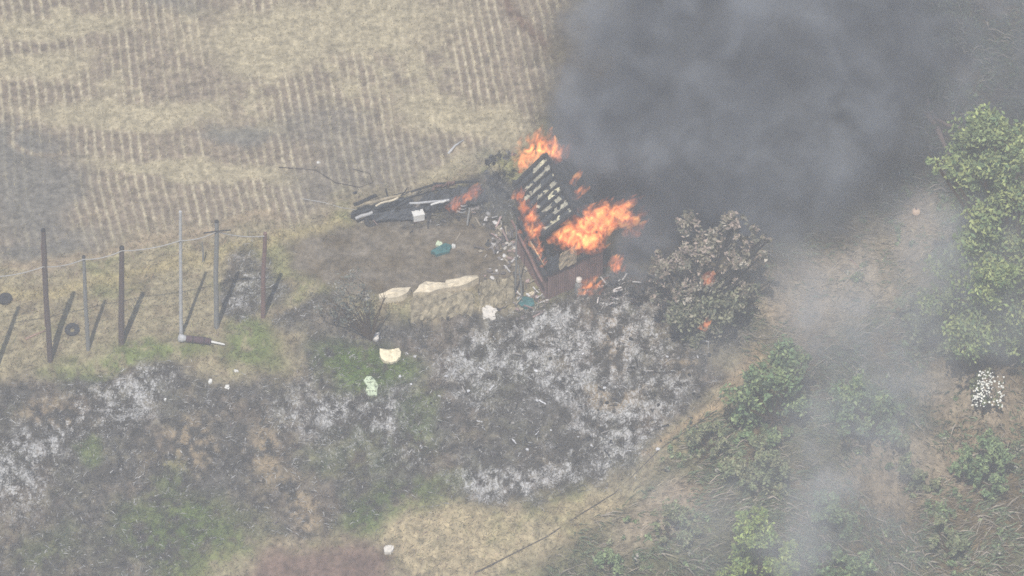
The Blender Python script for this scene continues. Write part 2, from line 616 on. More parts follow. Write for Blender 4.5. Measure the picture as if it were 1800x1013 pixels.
    mix(np.zeros(3), f); col += uc * f[..., None]
    K['burnt'] = f; K['ash'] = am * f; K['ashraw'] = ash * f
    # straw bank and reddish dirt in the foreground
    f = sstep(16, -16, polydist(wx, wy, STRAW)); mix(alb(198, 187, 166), f * (.95 - .45 * sstep(780, 980, px)) * sstep(.25, .5, n2 * .6 + n3 * .4)); K['straw'] = f
    f = sstep(45, -30, polydist(wx, wy, DIRT)); mix(alb(150, 138, 138), f * .9); K['dirt'] = f
    # tan footpath along the burnt edge
    pts = [(1330, 620), (1300, 665), (1262, 715), (1200, 750), (1130, 800)]
    q = pts + pts[::-1]
    d = polydist(px, py, q)
    f = np.exp(-(d / (4 + 13 * sstep(1180, 1300, px))) ** 2); mix(alb(194, 178, 160), f * .75); K['path'] = f
    # green grass
    gr = np.zeros(px.shape)
    for e, k in (((650, 645, 95, 50, 5), 1), ((450, 600, 60, 40, 0), .8), ((250, 618, 130, 24, -6), .8), ((140, 650, 60, 16, 0), .5), ((690, 880, 120, 40, -20), .6), ((330, 930, 130, 60, 0), .75), ((620, 800, 70, 40, 0), .35), ((640, 910, 60, 30, 0), .7), ((170, 790, 30, 20, 0), .6), ((740, 740, 40, 50, 0), .5), ((290, 850, 35, 60, 0), .5), ((330, 985, 80, 40, 0), .6), ((70, 960, 70, 40, 0), .35)):
        gr = np.maximum(gr, sstep(1.4, .4, ell(wx, wy, *e)) * k)
    mix(alb(134, 150, 122), gr * .9 * sstep(.3, .52, n3 * .5 + n2 * .5)); K['green'] = gr
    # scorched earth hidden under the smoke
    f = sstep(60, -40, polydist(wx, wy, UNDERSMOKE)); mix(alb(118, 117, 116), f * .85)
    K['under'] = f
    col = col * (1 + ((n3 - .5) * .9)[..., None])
    return np.clip(col, .01, .8), K, px, py


def axis_steps(a, b, step, far):
    core = np.arange(a, b + step / 2, step)
    out, s, v = [], step, core[-1]
    while v < far:
        s *= 1.25; v += s; out.append(v)
    lo, s, v = [], step, core[0]
    while v > -far:
        s *= 1.25; v -= s; lo.append(v)
    return np.concatenate([lo[::-1], core, out])


gx = axis_steps(-23, 23, .05, 240)
gy = axis_steps(-20, 21, .085, 240)
X, Y = np.meshgrid(gx, gy)
Z = height(X, Y)
colr, K, PX, PY = zones(X, Y, Z)
# stubble ridges and litter stand a little above the soil
Z = Z + K['row'] * .05 + (fbm(X, Y, 4.0, 61, 3) - .5) * (.06 + .10 * K['burnt'] + .14 * K['brush'])
W_ = len(gx)
idx = np.arange(X.size).reshape(X.shape)
q = np.stack([idx[:-1, :-1], idx[:-1, 1:], idx[1:, 1:], idx[1:, :-1]], -1).reshape(-1, 4)
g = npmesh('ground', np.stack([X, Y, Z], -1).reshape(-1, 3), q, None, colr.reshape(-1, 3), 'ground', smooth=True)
at0 = g.data.attributes.new('ash', 'FLOAT', 'POINT')
at0.data.foreach_set('value', np.ascontiguousarray(np.clip(K['ashraw'] * (1 - .8 * K['green']) * (1 - K['straw']), 0, 1), np.float32).ravel())
tag(g, kind='structure')


def scatter(n, x0, x1, y0, y1):
    x = rng.uniform(x0, x1, n); y = rng.uniform(y0, y1, n)
    z = height(x, y)
    c, k, px, py = zones(x, y, z)
    vis = (px > -60) & (px < 1860) & (py > -80) & (py < 1090)
    return x, y, z, c, k, px, py, vis


def sel(m, *arrs):
    return [a[m] for a in arrs]


# stubble rows ----------------------------------------------------
x, y, z, c, k, px, py, vis = scatter(230000, -22, 6, -3, 21)
dens = k['row'] * .9 + k['field'] * .12 * (1 - k['scorch_shade'])
m = vis & (rng.random(len(x)) < dens) & (k['field'] > .4)
x, y, z, c, rw = sel(m, x, y, z, c, k['row'])
n = len(x)
lean = np.stack([rng.normal(.05, .35, n), rng.normal(0, .35, n), np.ones(n)], 1)
tint = alb(214, 205, 180)[None] * rng.uniform(.75, 1.15, (n, 1)) * (.6 + .4 * rw[:, None]) + c * .25
P = [blades(np.stack([x, y, z], 1), rng.uniform(.05, .15, n), rng.uniform(.015, .035, n), lean, np.clip(tint, .02, .8))]
V, q, t, T = merge(P)
tag(npmesh('stubble', V, q, t, T), kind='stuff')

# dry and green grass ------------------------------------------------
x, y, z, c, k, px, py, vis = scatter(260000, -23, 14, -20, 12)
open_ = np.clip(1 - k['field'] - k['yard'] * .95 - k['brush'] - k['under'] - k['dirt'] * .9 - k['burnt'] * (1 - k['green']) * .96, 0, 1)
open_ = np.clip(np.maximum(open_ * .55, np.maximum(k['green'] * .8, k['straw'] * .8)), 0, 1)
m = vis & (rng.random(len(x)) < open_)
x, y, z, c, gr = sel(m, x, y, z, c, k['green'])
n = len(x)
lean = np.stack([rng.normal(.1, .6, n), rng.normal(-.1, .6, n), np.ones(n)], 1)
tint = c * rng.uniform(.7, 1.3, (n, 1)) + rng.normal(0, .012, (n, 3))
P = [blades(np.stack([x, y, z], 1), rng.uniform(.08, .28, n), rng.uniform(.012, .03, n), lean, np.clip(tint, .015, .8))]
V, q, t, T = merge(P)
tag(npmesh('grass', V, q, t, T), kind='stuff')

# charred stems and ash on the burnt slope ---------------------------------
x, y, z, c, k, px, py, vis = scatter(330000, -23, 10, -20, 8)
m = vis & (rng.random(len(x)) < np.clip(k['burnt'] * .7, 0, 1))
x, y, z, c, ash = sel(m, x, y, z, c, k['ash'])
n = len(x)
lean = np.stack([rng.normal(.1, 1.0, n), rng.normal(0, 1.0, n), np.abs(rng.normal(.35, .3, n)) + .05], 1)
pale = rng.random(n) < .10 + .42 * ash
tint = np.where(pale[:, None], alb(205, 205, 205)[None] * rng.uniform(.4, 1.15, (n, 1)), c * rng.uniform(.4, 1.1, (n, 1)))
P = [blades(np.stack([x, y, z], 1), rng.uniform(.05, .24, n), np.where(pale, rng.uniform(.012, .034, n), rng.uniform(.01, .026, n)), lean, np.clip(tint, .01, .75))]
V, q, t, T = merge(P)
tag(npmesh('burnt_litter', V, q, t, T), kind='stuff')

# undergrowth on the right -------------------------------------------------
x, y, z, c, k, px, py, vis = scatter(270000, 1, 23, -20, 18)
m = vis & (rng.random(len(x)) < k['brush'] * (1 - .6 * k['path']) * (1 - .55 * k['dry']) * .7)
x, y, z, c, dry = sel(m, x, y, z, c, k['dry'])
n = len(x)
fl = fbm(x, y, .25, 71)
ang = R(-40) + (fl - .5) * 4 + rng.normal(0, .5, n)
lean = np.stack([np.cos(ang) * 1.0, np.sin(ang) * 1.0, np.abs(rng.normal(.7, .4, n)) + .1], 1)
clump = fbm(x, y, 1.1, 72)
clump2 = fbm(x, y, 2.2, 73, 3)
tint = c * rng.uniform(.4, 1.6, (n, 1)) * (.5 + 1.0 * clump2[:, None]) * (1 + .35 * dry[:, None])
gsel = rng.random(n) < (.75 - .5 * dry) * sstep(.42, .56, clump)
tint[gsel] = np.array([.12, .15, .085]) * rng.uniform(.6, 1.6, (gsel.sum(), 1))
stick = rng.random(n) < .13
tint[stick] = alb(200, 192, 182) * rng.uniform(.6, 1.1, (stick.sum(), 1))
L_ = rng.uniform(.15, .5, n) * (.5 + clump); L_ = L_ * (1 - .45 * dry); L_[stick] *= 1.6
W2 = np.where(gsel, rng.uniform(.03, .07, n), rng.uniform(.012, .035, n))
P = [blades(np.stack([x, y, z], 1), L_, W2, lean, np.clip(tint, .012, .7))]
V, q, t, T = merge(P)
tag(npmesh('undergrowth', V, q, t, T), kind='stuff')


# ------------------------------------------------------------------ trees and shrubs
def leafcloud(cs, n, size, pal, flat=.5, long=1.8, var=.35, shell=.55):
    """n leaf-sized faces in clumps spread through blobs (centre, radius)"""
    cs_c = np.array([tuple(c) for c, r in cs]); cs_r = np.array([r for c, r in cs])
    wgt = cs_r ** 2; wgt = wgt / wgt.sum()
    nc = max(8, n // 22)
    bi = rng.choice(len(cs), nc, p=wgt)
    d = rng.normal(0, 1, (nc, 3)); d /= np.linalg.norm(d, axis=1, keepdims=True)
    rad = rng.random(nc) ** .45 * rng.uniform(.75, 1.15, nc)
    cc = cs_c[bi] + d * (cs_r[bi] * rad)[:, None] * np.array([1, 1, .85])
    ccol = rng.random(nc)
    li = rng.integers(0, nc, n)
    p = cc[li] + rng.normal(0, 1, (n, 3)) * (np.minimum(cs_r[bi][li] * .16, .16))[:, None]
    nrm = rng.normal(0, 1, (n, 3)) + np.array([0, -.2, .9]) * flat * 2
    nrm /= np.linalg.norm(nrm, axis=1, keepdims=True)
    t = np.cross(nrm, rng.normal(0, 1, (n, 3))); t /= np.linalg.norm(t, axis=1, keepdims=True)
    b = np.cross(nrm, t)
    s = size * rng.uniform(.6, 1.4, n)[:, None]
    t = t * s * long * .5; b = b * s * .5
    V = np.stack([p - t, p - b * .9 + t * .1, p + t, p + b * .9 + t * .1], 1).reshape(-1, 3)
    pal = np.array(pal)
    pi = np.clip((ccol[li] * .7 + rng.random(n) * .3) * len(pal), 0, len(pal) - 1).astype(int)
    T = np.repeat(np.clip(pal[pi] * rng.uniform(1 - var, 1 + var, (n, 1)), .01, .8), 4, 0)
    i = np.arange(n) * 4
    return V, np.stack([i, i + 1, i + 2, i + 3], 1), np.zeros((0, 3), int), T


def branchy(base, blobs, r0, name, m, parent, twigs=3, sag=.15, seed=1):
    """trunk splitting into tapering limbs that reach into the crown's blobs"""
    r2 = random.Random(seed)
    mb = MB()
    base = Vector(base)
    cen = sum((Vector(c) for c, r in blobs), Vector()) / len(blobs)
    fork = base.lerp(cen, .38) + Vector((r2.uniform(-.1, .1), r2.uniform(-.1, .1), 0))
    mb.tube([base - Vector((0, 0, .15)), base.lerp(fork, .5) + Vector((r2.uniform(-.08, .08), 0, 0)), fork], [r0 * 1.2, r0, r0 * .8], 8)
    for c, r in blobs:
        c = Vector(c)
        mid = fork.lerp(c, .5) + Vector((r2.uniform(-.2, .2), r2.uniform(-.2, .2), r2.uniform(0, sag * 2)))
        mb.tube([fork, mid, c], [r0 * .62, r0 * .42, r0 * .2], 6)
        for k in range(twigs):
            d = Vector((r2.gauss(0, 1), r2.gauss(0, 1), r2.gauss(.3, .8))).normalized()
            mb.tube([mid.lerp(c, r2.random()), c + d * r * .5, c + d * r * r2.uniform(.8, 1.1)], [r0 * .18, r0 * .11, r0 * .04], 4)
    return mb.build(name, m, parent)


def plant(kind, bpx, bpy, blobs_px, n, size, pal, label, cat, group=None, trunk='bark', r0=.06, twigs=2, flat=.5, long=1.8, var=.35, crown='foliage', squash=1.0, seed=1):
    base = ground(bpx, bpy)
    root = empty(kind, base, label, cat, group)
    blobs = []
    r2 = random.Random(seed)
    for px, py, rp in blobs_px:
        p = over(base, bpx, bpy, px, py, r2.uniform(-.35, .35) * rp / 50)
        p.z = max(p.z, gz(p.x, p.y) + rp / 50 * .5)
        for q_ in range(4):
            o_ = Vector((r2.gauss(0, .5), r2.gauss(0, .5), r2.gauss(.05, .45))) * (rp / 50)
            pp = p + o_
            pp.z = max(pp.z, gz(pp.x, pp.y) + rp / 50 * .3)
            blobs.append((pp, rp / 50 * squash * r2.uniform(.38, .7) * (1.12 if crown == 'crown' and trunk == 'bark' else 1)))
    branchy(base, blobs[::2], r0, 'trunk' if crown == 'crown' else 'stem', trunk, root, twigs, seed=seed)
    V, q, t, T = leafcloud(blobs, n, size, pal, flat, long, var)
    npmesh(crown, V, q, t, T, 'leaf', root)
    return root, blobs


G_YEL = [(0.2, 0.263, 0.069), (0.25, 0.312, 0.088), (0.138, 0.2, 0.062), (0.3, 0.35, 0.112)]
G_DARK = [(0.099, 0.152, 0.074), (0.131, 0.197, 0.092), (0.198, 0.25, 0.11), (0.076, 0.107, 0.064)]
G_MID = [(0.12, 0.18, 0.083), (0.165, 0.225, 0.105), (0.21, 0.27, 0.12), (0.09, 0.135, 0.068)]
G_OLIVE = [(0.145, 0.174, 0.087), (0.189, 0.217, 0.109), (0.232, 0.232, 0.131), (0.116, 0.131, 0.08)]
G_BURN = [(0.249, 0.198, 0.158), (0.181, 0.163, 0.116), (0.318, 0.255, 0.211), (0.113, 0.11, 0.079), (0.386, 0.348, 0.285)]
G_BURNG = [(.14, .15, .09), (.19, .19, .12), (.10, .11, .07), (.23, .21, .15)]

plant('broadleaf_tree', 1830, 640, [(1752, 268, 60), (1795, 230, 55), (1712, 330, 55), (1770, 340, 80), (1700, 410, 55), (1760, 440, 85), (1690, 480, 50), (1740, 530, 70), (1820, 300, 80), (1830, 450, 90), (1810, 540, 80), (1672, 300, 28)],
      30000, .095, [(.20, .25, .10), (.15, .20, .085), (.28, .32, .12), (.10, .15, .07)], 'big light green tree crown reaching in from the right edge beside the dark smoke', 'tree', trunk='bark', r0=.16, twigs=3, crown='crown', seed=3)
tr, _ = plant('scorched_tree', 1225, 603, [(1280, 415, 30), (1215, 440, 42), (1175, 465, 32), (1262, 455, 50), (1308, 448, 34), (1235, 495, 45), (1298, 495, 35), (1345, 425, 14), (1190, 503, 28)],
              5600, .10, G_BURN, 'scorched tree with curled brown leaves standing between the burning shed and the path', 'tree', trunk='bark_burnt', r0=.09, twigs=4, crown='crown', var=.45, seed=4)
tb = ground(1225, 603)
lo = []
for px, py, rp in ((1215, 535, 42), (1275, 530, 42), (1240, 560, 38), (1190, 545, 26), (1225, 590, 20)):
    p = over(tb, 0, 0, px, py, random.uniform(-.3, .3)); lo.append((p, rp / 50))
V, q, t, T = leafcloud(lo, 3600, .09, G_BURNG, .5, 1.8, .4)
o = npmesh('crown', V, q, t, T, 'leaf', tr)
o['label'] = 'greener lower crown'

# low leafy cover between the bushes
cc = []
xx = rng.uniform(3, 21, 6000); yy = rng.uniform(-19, 12, 6000)
_, kk, _, _ = zones(xx, yy, height(xx, yy))
ok = (rng.random(6000) < kk['brush'] * (1 - .75 * kk['dry']) * (1 - kk['path']) * sstep(.42, .6, fbm(xx, yy, .5, 81)))
zz = height(xx, yy)
for x_, y_, z_ in list(zip(xx[ok], yy[ok], zz[ok]))[:900]:
    r_ = random.uniform(.12, .34)
    cc.append((Vector((x_, y_, z_ + r_ * .5)), r_))
V, q, t, T = leafcloud(cc, 36000, .075, G_OLIVE + G_MID + [(.26, .25, .19), (.30, .28, .24)], .4, 2.0, .4)
tag(npmesh('ground_cover', V, q, t, T, 'leaf'), kind='stuff')

BUSH = [
    ('shrub', 1360, 770, [(1375, 640, 42), (1350, 690, 45), (1405, 660, 36), (1330, 720, 40), (1380, 720, 40), (1310, 745, 26), (1350, 750, 30)], 6840, 0.089, G_DARK, 'dark green bush beside the bare tan footpath', .06, 1.0),
    ('shrub', 1525, 800, [(1520, 700, 45), (1560, 730, 40), (1485, 730, 40), (1530, 755, 40), (1500, 690, 30)], 5700, 0.089, G_DARK, 'dark green rounded bush in the thin smoke right of the footpath bush', .06, 1.0),
    ('shrub', 1340, 870, [(1340, 805, 40), (1375, 830, 36), (1310, 830, 36), (1350, 850, 32)], 4180, 0.081, G_OLIVE, 'olive bush standing above the bright yellow-green bush', .05, 1.0),
    ('shrub', 1330, 1030, [(1325, 930, 32), (1350, 960, 36), (1300, 965, 36), (1330, 995, 44), (1290, 1000, 30), (1370, 1000, 26)], 6460, 0.089, G_YEL, 'bright yellow-green bush at the bottom edge under the white smoke', .05, 1.0),
    ('shrub', 1720, 860, [(1720, 800, 36), (1745, 830, 34), (1700, 830, 30), (1730, 850, 28)], 2850, 0.081, G_MID, 'mid green bush below the shrub of white blossom', .04, 1.0),
    ('shrub', 1610, 860, [(1600, 815, 28), (1625, 840, 26)], 1520, 0.074, G_OLIVE, 'small olive bush in the brown scrub at right, flecked with pale leaves', .04, 1.0),
    ('shrub', 1460, 940, [(1450, 890, 34), (1480, 920, 30)], 2090, 0.074, G_MID, 'grey green bush in the white smoke right of the yellow-green bush', .04, 1.0),
    ('shrub', 1470, 1030, [(1470, 985, 34), (1500, 1000, 30), (1440, 1000, 28)], 2470, 0.081, G_DARK, 'dark bush at the bottom edge right of the yellow-green bush', .04, 1.0),
    ('shrub', 1180, 950, [(1180, 905, 30), (1160, 925, 26), (1205, 925, 26)], 1710, 0.067, G_OLIVE, 'faint grey green bush in the dry grass near the bottom', .03, 1.0),
    ('shrub', 1065, 1010, [(1060, 985, 22), (1080, 995, 18)], 1330, 0.067, G_MID, 'little green bush at the bottom edge left of the yellow-green bush', .03, 1.0),
    ('shrub', 1245, 800, [(1245, 765, 26), (1265, 780, 22), (1225, 780, 18)], 1520, 0.067, G_OLIVE, 'low green bush at the end of the bare tan footpath', .03, 1.0),
    ('shrub', 1620, 620, [(1600, 560, 36), (1640, 580, 36), (1680, 600, 34), (1620, 600, 30)], 3420, 0.081, G_OLIVE, 'low olive thicket at the foot of the light green tree', .05, 1.0),
    ('shrub', 1730, 640, [(1740, 590, 40), (1780, 610, 40), (1710, 610, 30)], 3040, 0.081, G_MID, 'green thicket at the right edge above the shrub of white blossom', .05, 1.0),
    ('shrub', 1660, 980, [(1650, 940, 26), (1680, 955, 26)], 1330, 0.074, G_OLIVE, 'straggly olive bush in the bottom right scrub', .04, 1.0),
]
for kind, bx, by, bl, n, s, pal, lab, r0, sq in BUSH:
    plant(kind, bx, by, bl, n, s, pal, lab, 'bush', 'green bushes on the scrubby slope', r0=r0, squash=sq, seed=bx)

# shrub in white blossom
fs, fb = plant('flowering_shrub', 1730, 735, [(1720, 675, 22), (1735, 660, 18), (1715, 705, 18), (1750, 690, 20)], 798, 0.067, G_OLIVE, 'shrub covered with small white blossoms near the right edge', 'bush', r0=.03, seed=9)
mb = MB()
for kx in range(190):
    u = random.random()
    p = over(ground(1730, 735), 0, 0, 1708 + 26 * random.random() + 14 * u, 652 + 62 * (1 - u) if random.random() < .75 else 690 + random.uniform(-20, 20), random.uniform(-.4, -.1))
    if random.random() < .2:
        p = over(ground(1730, 735), 0, 0, random.uniform(1740, 1765), random.uniform(660, 715), -.2)
    b_ = random.uniform(.022, .045); mb.lump(p, b_, b_, b_ * .8, .3, kx, sub=1)
o = mb.build('blossom', 'blossom', fs)
o['kind'] = 'stuff'

# grey leafless shrub on the bank
b0 = ground(652, 598)
root = empty('bare_shrub', b0, 'leafless grey shrub on the bank above the green grass patch', 'bush')
mb = MB()
r2 = random.Random(5)
for k in range(16):
    tx, ty = r2.uniform(570, 680), r2.uniform(480, 560)
    tip = over(b0, 0, 0, tx, ty, r2.uniform(-.5, .5))
    mid = b0.lerp(tip, .45) + Vector((r2.uniform(-.15, .1), r2.uniform(-.1, .1), .15))
    mb.tube([b0, mid, tip], [.04, .025, .008], 5)
    for j in range(5):
        s = mid.lerp(tip, r2.random())
        mb.tube([s, s + Vector((r2.gauss(0, .25), r2.gauss(0, .2), r2.gauss(.15, .2)))], [.012, .004], 4)
mb.build('branch', 'bark', root)
V, q, t, T = leafcloud([(over(b0, 0, 0, 610, 500), .7), (over(b0, 0, 0, 645, 530), .6), (over(b0, 0, 0, 590, 545), .6)], 700, .06, [(.16, .16, .13), (.10, .11, .09), (.22, .21, .18)], .3)
npmesh('foliage', V, q, t, T, 'leaf', root)

# burnt shrubs behind the heap and right of the shed
for bx, by, bl, lab in ((872, 345, [(865, 300, 24), (885, 285, 22), (870, 325, 22)], 'blackened shrub behind the burning shed where field meets heap'),
                        (1130, 535, [(1120, 500, 30), (1090, 500, 26), (1150, 510, 26)], 'charred leafless shrub between the burning shed and the scorched tree')):
    plant('burnt_shrub', bx, by, bl, 380, .08, [(.04, .04, .04), (.07, .07, .07), (.12, .12, .12)], lab, 'bush', 'burnt shrubs by the shed', trunk='bark_burnt', r0=.03, twigs=8, seed=bx)

# fallen branches in the smoke
def limb(name, pts, rad, m, label, cat='branch', group=None, lift=.0):
    P = [ground(*p) + Vector((0, 0, rad + lift)) for p in pts]
    o = MB().tube(P, [rad * (1 - .45 * i / (len(P) - 1)) for i in range(len(P))], 7).build(name, m, loc=P[0], smooth=True)
    return tag(o, label, cat, group)


GB = 'fallen branches in the thin smoke'
limb('fallen_branch', [(1629, 175), (1634, 195), (1645, 212), (1665, 223), (1690, 229), (1706, 236)], .085, 'log', 'bent pale brown branch lying beside the big light green tree', group=GB)
limb('fallen_branch', [(1628, 205), (1636, 214), (1643, 223)], .13, 'log', 'short thick cut log beside the bend of the brown branch', group=GB)
limb('fallen_branch', [(1647, 230), (1655, 248), (1662, 266)], .12, 'log', 'straight log leading down to the big light green tree', group=GB)
limb('fallen_branch', [(1622, 248), (1640, 262), (1665, 274)], .05, 'bark', 'thin grey branch below the straight log', group=GB)
limb('fallen_branch', [(1636, 182), (1650, 165), (1680, 152), (1705, 157), (1712, 170)], .025, 'bark', 'thin looping vine stem above the bent brown branch', group=GB)
limb('fallen_branch', [(1555, 290), (1580, 312), (1610, 320), (1640, 315)], .06, 'bark_burnt', 'dark curved branch lying above the peach coloured ball', group=GB)
limb('fallen_branch', [(1495, 457), (1510, 472)], .035, 'log', 'pale stick on the dry grass right of the scorched tree', group=GB)
limb('fallen_branch', [(1700, 985), (1725, 1002), (1750, 1020)], .05, 'bark', 'pale bare branch at the bottom right corner', group=GB)
limb('fallen_branch', [(45, 598), (62, 590), (80, 583)], .05, 'log', 'pale split branch on the bank beside the thickest post', group='fallen branches on the bank')
limb('garden_hose', [(835, 1008), (900, 975), (960, 945), (1020, 905), (1080, 868), (1120, 830), (1160, 790), (1215, 752), (1260, 722)], .022, 'hose', 'long thin dark hose running up the straw bank to the path', 'hose')
limb('loose_cable', [(490, 295), (555, 300), (590, 322), (632, 330), (655, 322), (650, 306), (620, 298)], .022, 'hose', 'thin dark cable looping on the grey edge of the field', 'cable')
limb('loose_cable', [(530, 350), (570, 357), (600, 366), (640, 372)], .02, 'wire', 'pale cable on the ground leading to the burnt heap', 'cable')
limb('loose_plank', [(788, 272), (800, 258), (815, 248)], .05, 'post_pale', 'grey board lying alone in the stubble behind the heap', 'plank')

# ------------------------------------------------------------------ posts and wire
POST = [(-9, 655, -20, 440, .085, 'post_brown', 'wooden post just past the left edge whose shadow falls into view'),
        (88, 635, 76, 405, .092, 'post_brown', 'tall dark wooden post, thickest of the row, nearest the lying tyre'),
        (155, 615, 147, 452, .07, 'post_grey', 'thin grey post just right of the lying tyre'),
        (213, 605, 214, 436, .10, 'post_brown', 'thick dark brown post midway between the tyre and the maroon roll'),
        (318, 592, 317, 372, .06, 'post_pale', 'slender pale grey pole, tallest in the row, above the maroon roll'),
        (380, 576, 381, 390, .085, 'post_grey', 'greenish grey post with a short cross stick near its top'),
        (462, 558, 466, 410, .08, 'post_red', 'rusty brown post standing in the ashy burnt patch')]
tops = []
for bx, by, tx, ty, r, m, lab in POST:
    b = ground(bx, by)
    t = over(b, 0, 0, tx, ty)
    tops.append((b, t))
    root = empty('trellis_post', b, lab, 'post', 'posts along the edge of the field')
    mid = b.lerp(t, .5) + Vector((random.uniform(-.04, .04), 0, 0))
    MB().tube([b - Vector((0, 0, .3)), b.lerp(t, .25), mid, b.lerp(t, .8), t], [r * 1.1, r * 1.05, r, r * .92, r * .85], 9).build('shaft', m, root, smooth=False)
    if m in ('post_brown', 'post_grey'):
        MB().lathe([(r * .9, 0), (r * .86, .05), (r * .3, .08)], t - Vector((0, 0, .01)), t - b, 9).build('cap', 'charwood', root)
    if bx == 380:
        c = b.lerp(t, .93)
        MB().tube([c + Vector((-.45, -.1, -.09)), c + Vector((0, -.1, 0)), c + Vector((.5, -.1, .06))], .025, 6).build('cross_stick', 'charwood', root)
    if bx == 88:
        s0, s1 = over(b, 0, 0, 80, 575, .1), over(b, 0, 0, 73, 428, .1)
        MB().tube([s0, s1], .025, 6).build('brace', 'post_red', root)
# wire strung along the posts
wp = []
hp = [(-20, 484), (76, 466), (147, 453), (214, 438), (317, 420), (381, 404), (465, 412)]
for (b, t), (hx, hy) in zip(tops, hp):
    wp.append(over(b, 0, 0, hx, hy) + Vector((0, -.09, 0)))
pts = []
for a, b in zip(wp[:-1], wp[1:]):
    for k in range(6):
        u = k / 6
        pts.append(a.lerp(b, u) - Vector((0, 0, .12 * 4 * u * (1 - u))))
pts.append(wp[-1])
tag(MB().tube(pts, .02, 5).build('trellis_wire', 'wire', loc=wp[0]), 'pale wire strung along the row of posts near their tops', 'wire')
for (ax, ay), (bx, by), lab, g in (((357, 462), (355, 425), 'short thin stake behind the greenish grey post', 'stakes'), ((918, 527), (911, 466), 'thin pale stake leaning at the left corner of the shed', 'stakes'), ((905, 520), (908, 398), 'thin dark stake left of the burning shed wall', 'stakes')):
    b = ground(ax, ay)
    t = over(b, 0, 0, bx, by)
    tag(MB().tube([b - Vector((0, 0, .1)), b.lerp(t, .5) + Vector((.02, 0, 0)), t], [.035, .03, .022], 6).build('stake', 'post_grey', loc=b), lab, 'stake', 'thin stakes')


# ------------------------------------------------------------------ small things on the ground
def tyre(px, py, R_, r_, label, tilt=(0, 0), rim=False):
    c = ground(px, py) + Vector((0, 0, r_ * .9))
    root = empty('tyre', c - Vector((0, 0, r_ * .9)), label, 'tyre', 'old tyres lying about')
    q = Matrix.Rotation(tilt[0], 3, 'X') @ Matrix.Rotation(tilt[1], 3, 'Y')
    mb = MB()
    n, m = 26, 10
    vs, fs = [], []
    for i in range(n):
        a = 2 * PI * i / n
        for j in range(m):
            b = 2 * PI * j / m
            rr = R_ - r_ + r_ * .95 * math.copysign(abs(math.cos(b)) ** .7, math.cos(b))
            zz = r_ * 1.1 * math.copysign(abs(math.sin(b)) ** .7, math.sin(b))
            if j in (0, 1, 9) and i % 2:
                rr *= .97
            vs.append(c + q @ Vector((rr * math.cos(a), rr * math.sin(a), zz)))
            fs.append((i * m + j, ((i + 1) % n) * m + j, ((i + 1) % n) * m + (j + 1) % m, i * m + (j + 1) % m))
    mb.add(vs, fs)
    mb.build('tread', 'rubber', root)
    mb = MB()
    mb.tube([c + q @ Vector(((R_ - 1.9 * r_) * math.cos(a), (R_ - 1.9 * r_) * math.sin(a), 0)) for a in np.linspace(0, 2 * PI, 25)[:-1]], .02, 5, closed=True)
    mb.build('bead', 'charsheet', root)
    return root


tyre(127, 583, .27, .085, 'black tyre lying flat on the dry bank between two posts', (R(14), 0))
tyre(10, 529, .25, .10, 'black tyre at the left edge with a white ball in it', (R(8), 0))
tyre(652, 391, .26, .08, 'dark tyre leaning at the left end of the burnt heap', (R(30), R(10)))
tyre(626, 381, .20, .08, 'smaller dark tyre at the left tip of the burnt heap', (R(30), 0))
p = ground(9, 529)
tag(MB().lump((0, 0, 0), .13, .13, .13, .02, 2, sub=3).build('ball', 'white', smooth=True, loc=p + Vector((0, 0, .17))), 'white ball lying in the tyre at the left edge', 'ball')
p = ground(1610, 378)
root = empty('ball', p, 'peach coloured round ball on the dry ground left of the green tree', 'ball')
MB().lump(p + Vector((0, 0, .15)), .155, .155, .155, .01, 2, sub=3).build('shell', 'ball', root, smooth=True)
MB().lathe([(.05, 0), (.05, .03), (.02, .045)], p + Vector((.0, 0, .295)), (0, 0, 1), 10).build('plug', 'rust_wall', root)

# maroon roll with pale ends
a = ground(327, 600); b = ground(371, 605); c = ground(395, 609); d = ground(313, 598)
root = empty('rolled_bundle', a, 'maroon roll with pale ends lying below the slender pale pole', 'roll')
up = Vector((0, 0, .13))
ax = (b - a).normalized(); ln = (b - a).length
MB().lathe([(.10, 0), (.125, .03), (.12, ln * .3), (.13, ln * .6), (.115, ln - .03), (.08, ln)], a + up, ax, 14).build('cover', 'maroon', root, smooth=True)
for u in (.25, .7):
    MB().lathe([(.137, 0), (.137, .035)], a + up + ax * ln * u, ax, 14).build('strap', 'charwood', root)
MB().tube([b + up - ax * .05, c + up * .7], [.045, .03], 8).build('rod', 'white', root)
MB().lathe([(.06, -.28), (.15, -.24), (.13, -.1), (.09, .02)], a + up, ax, 12).build('collar', 'post_pale', root)


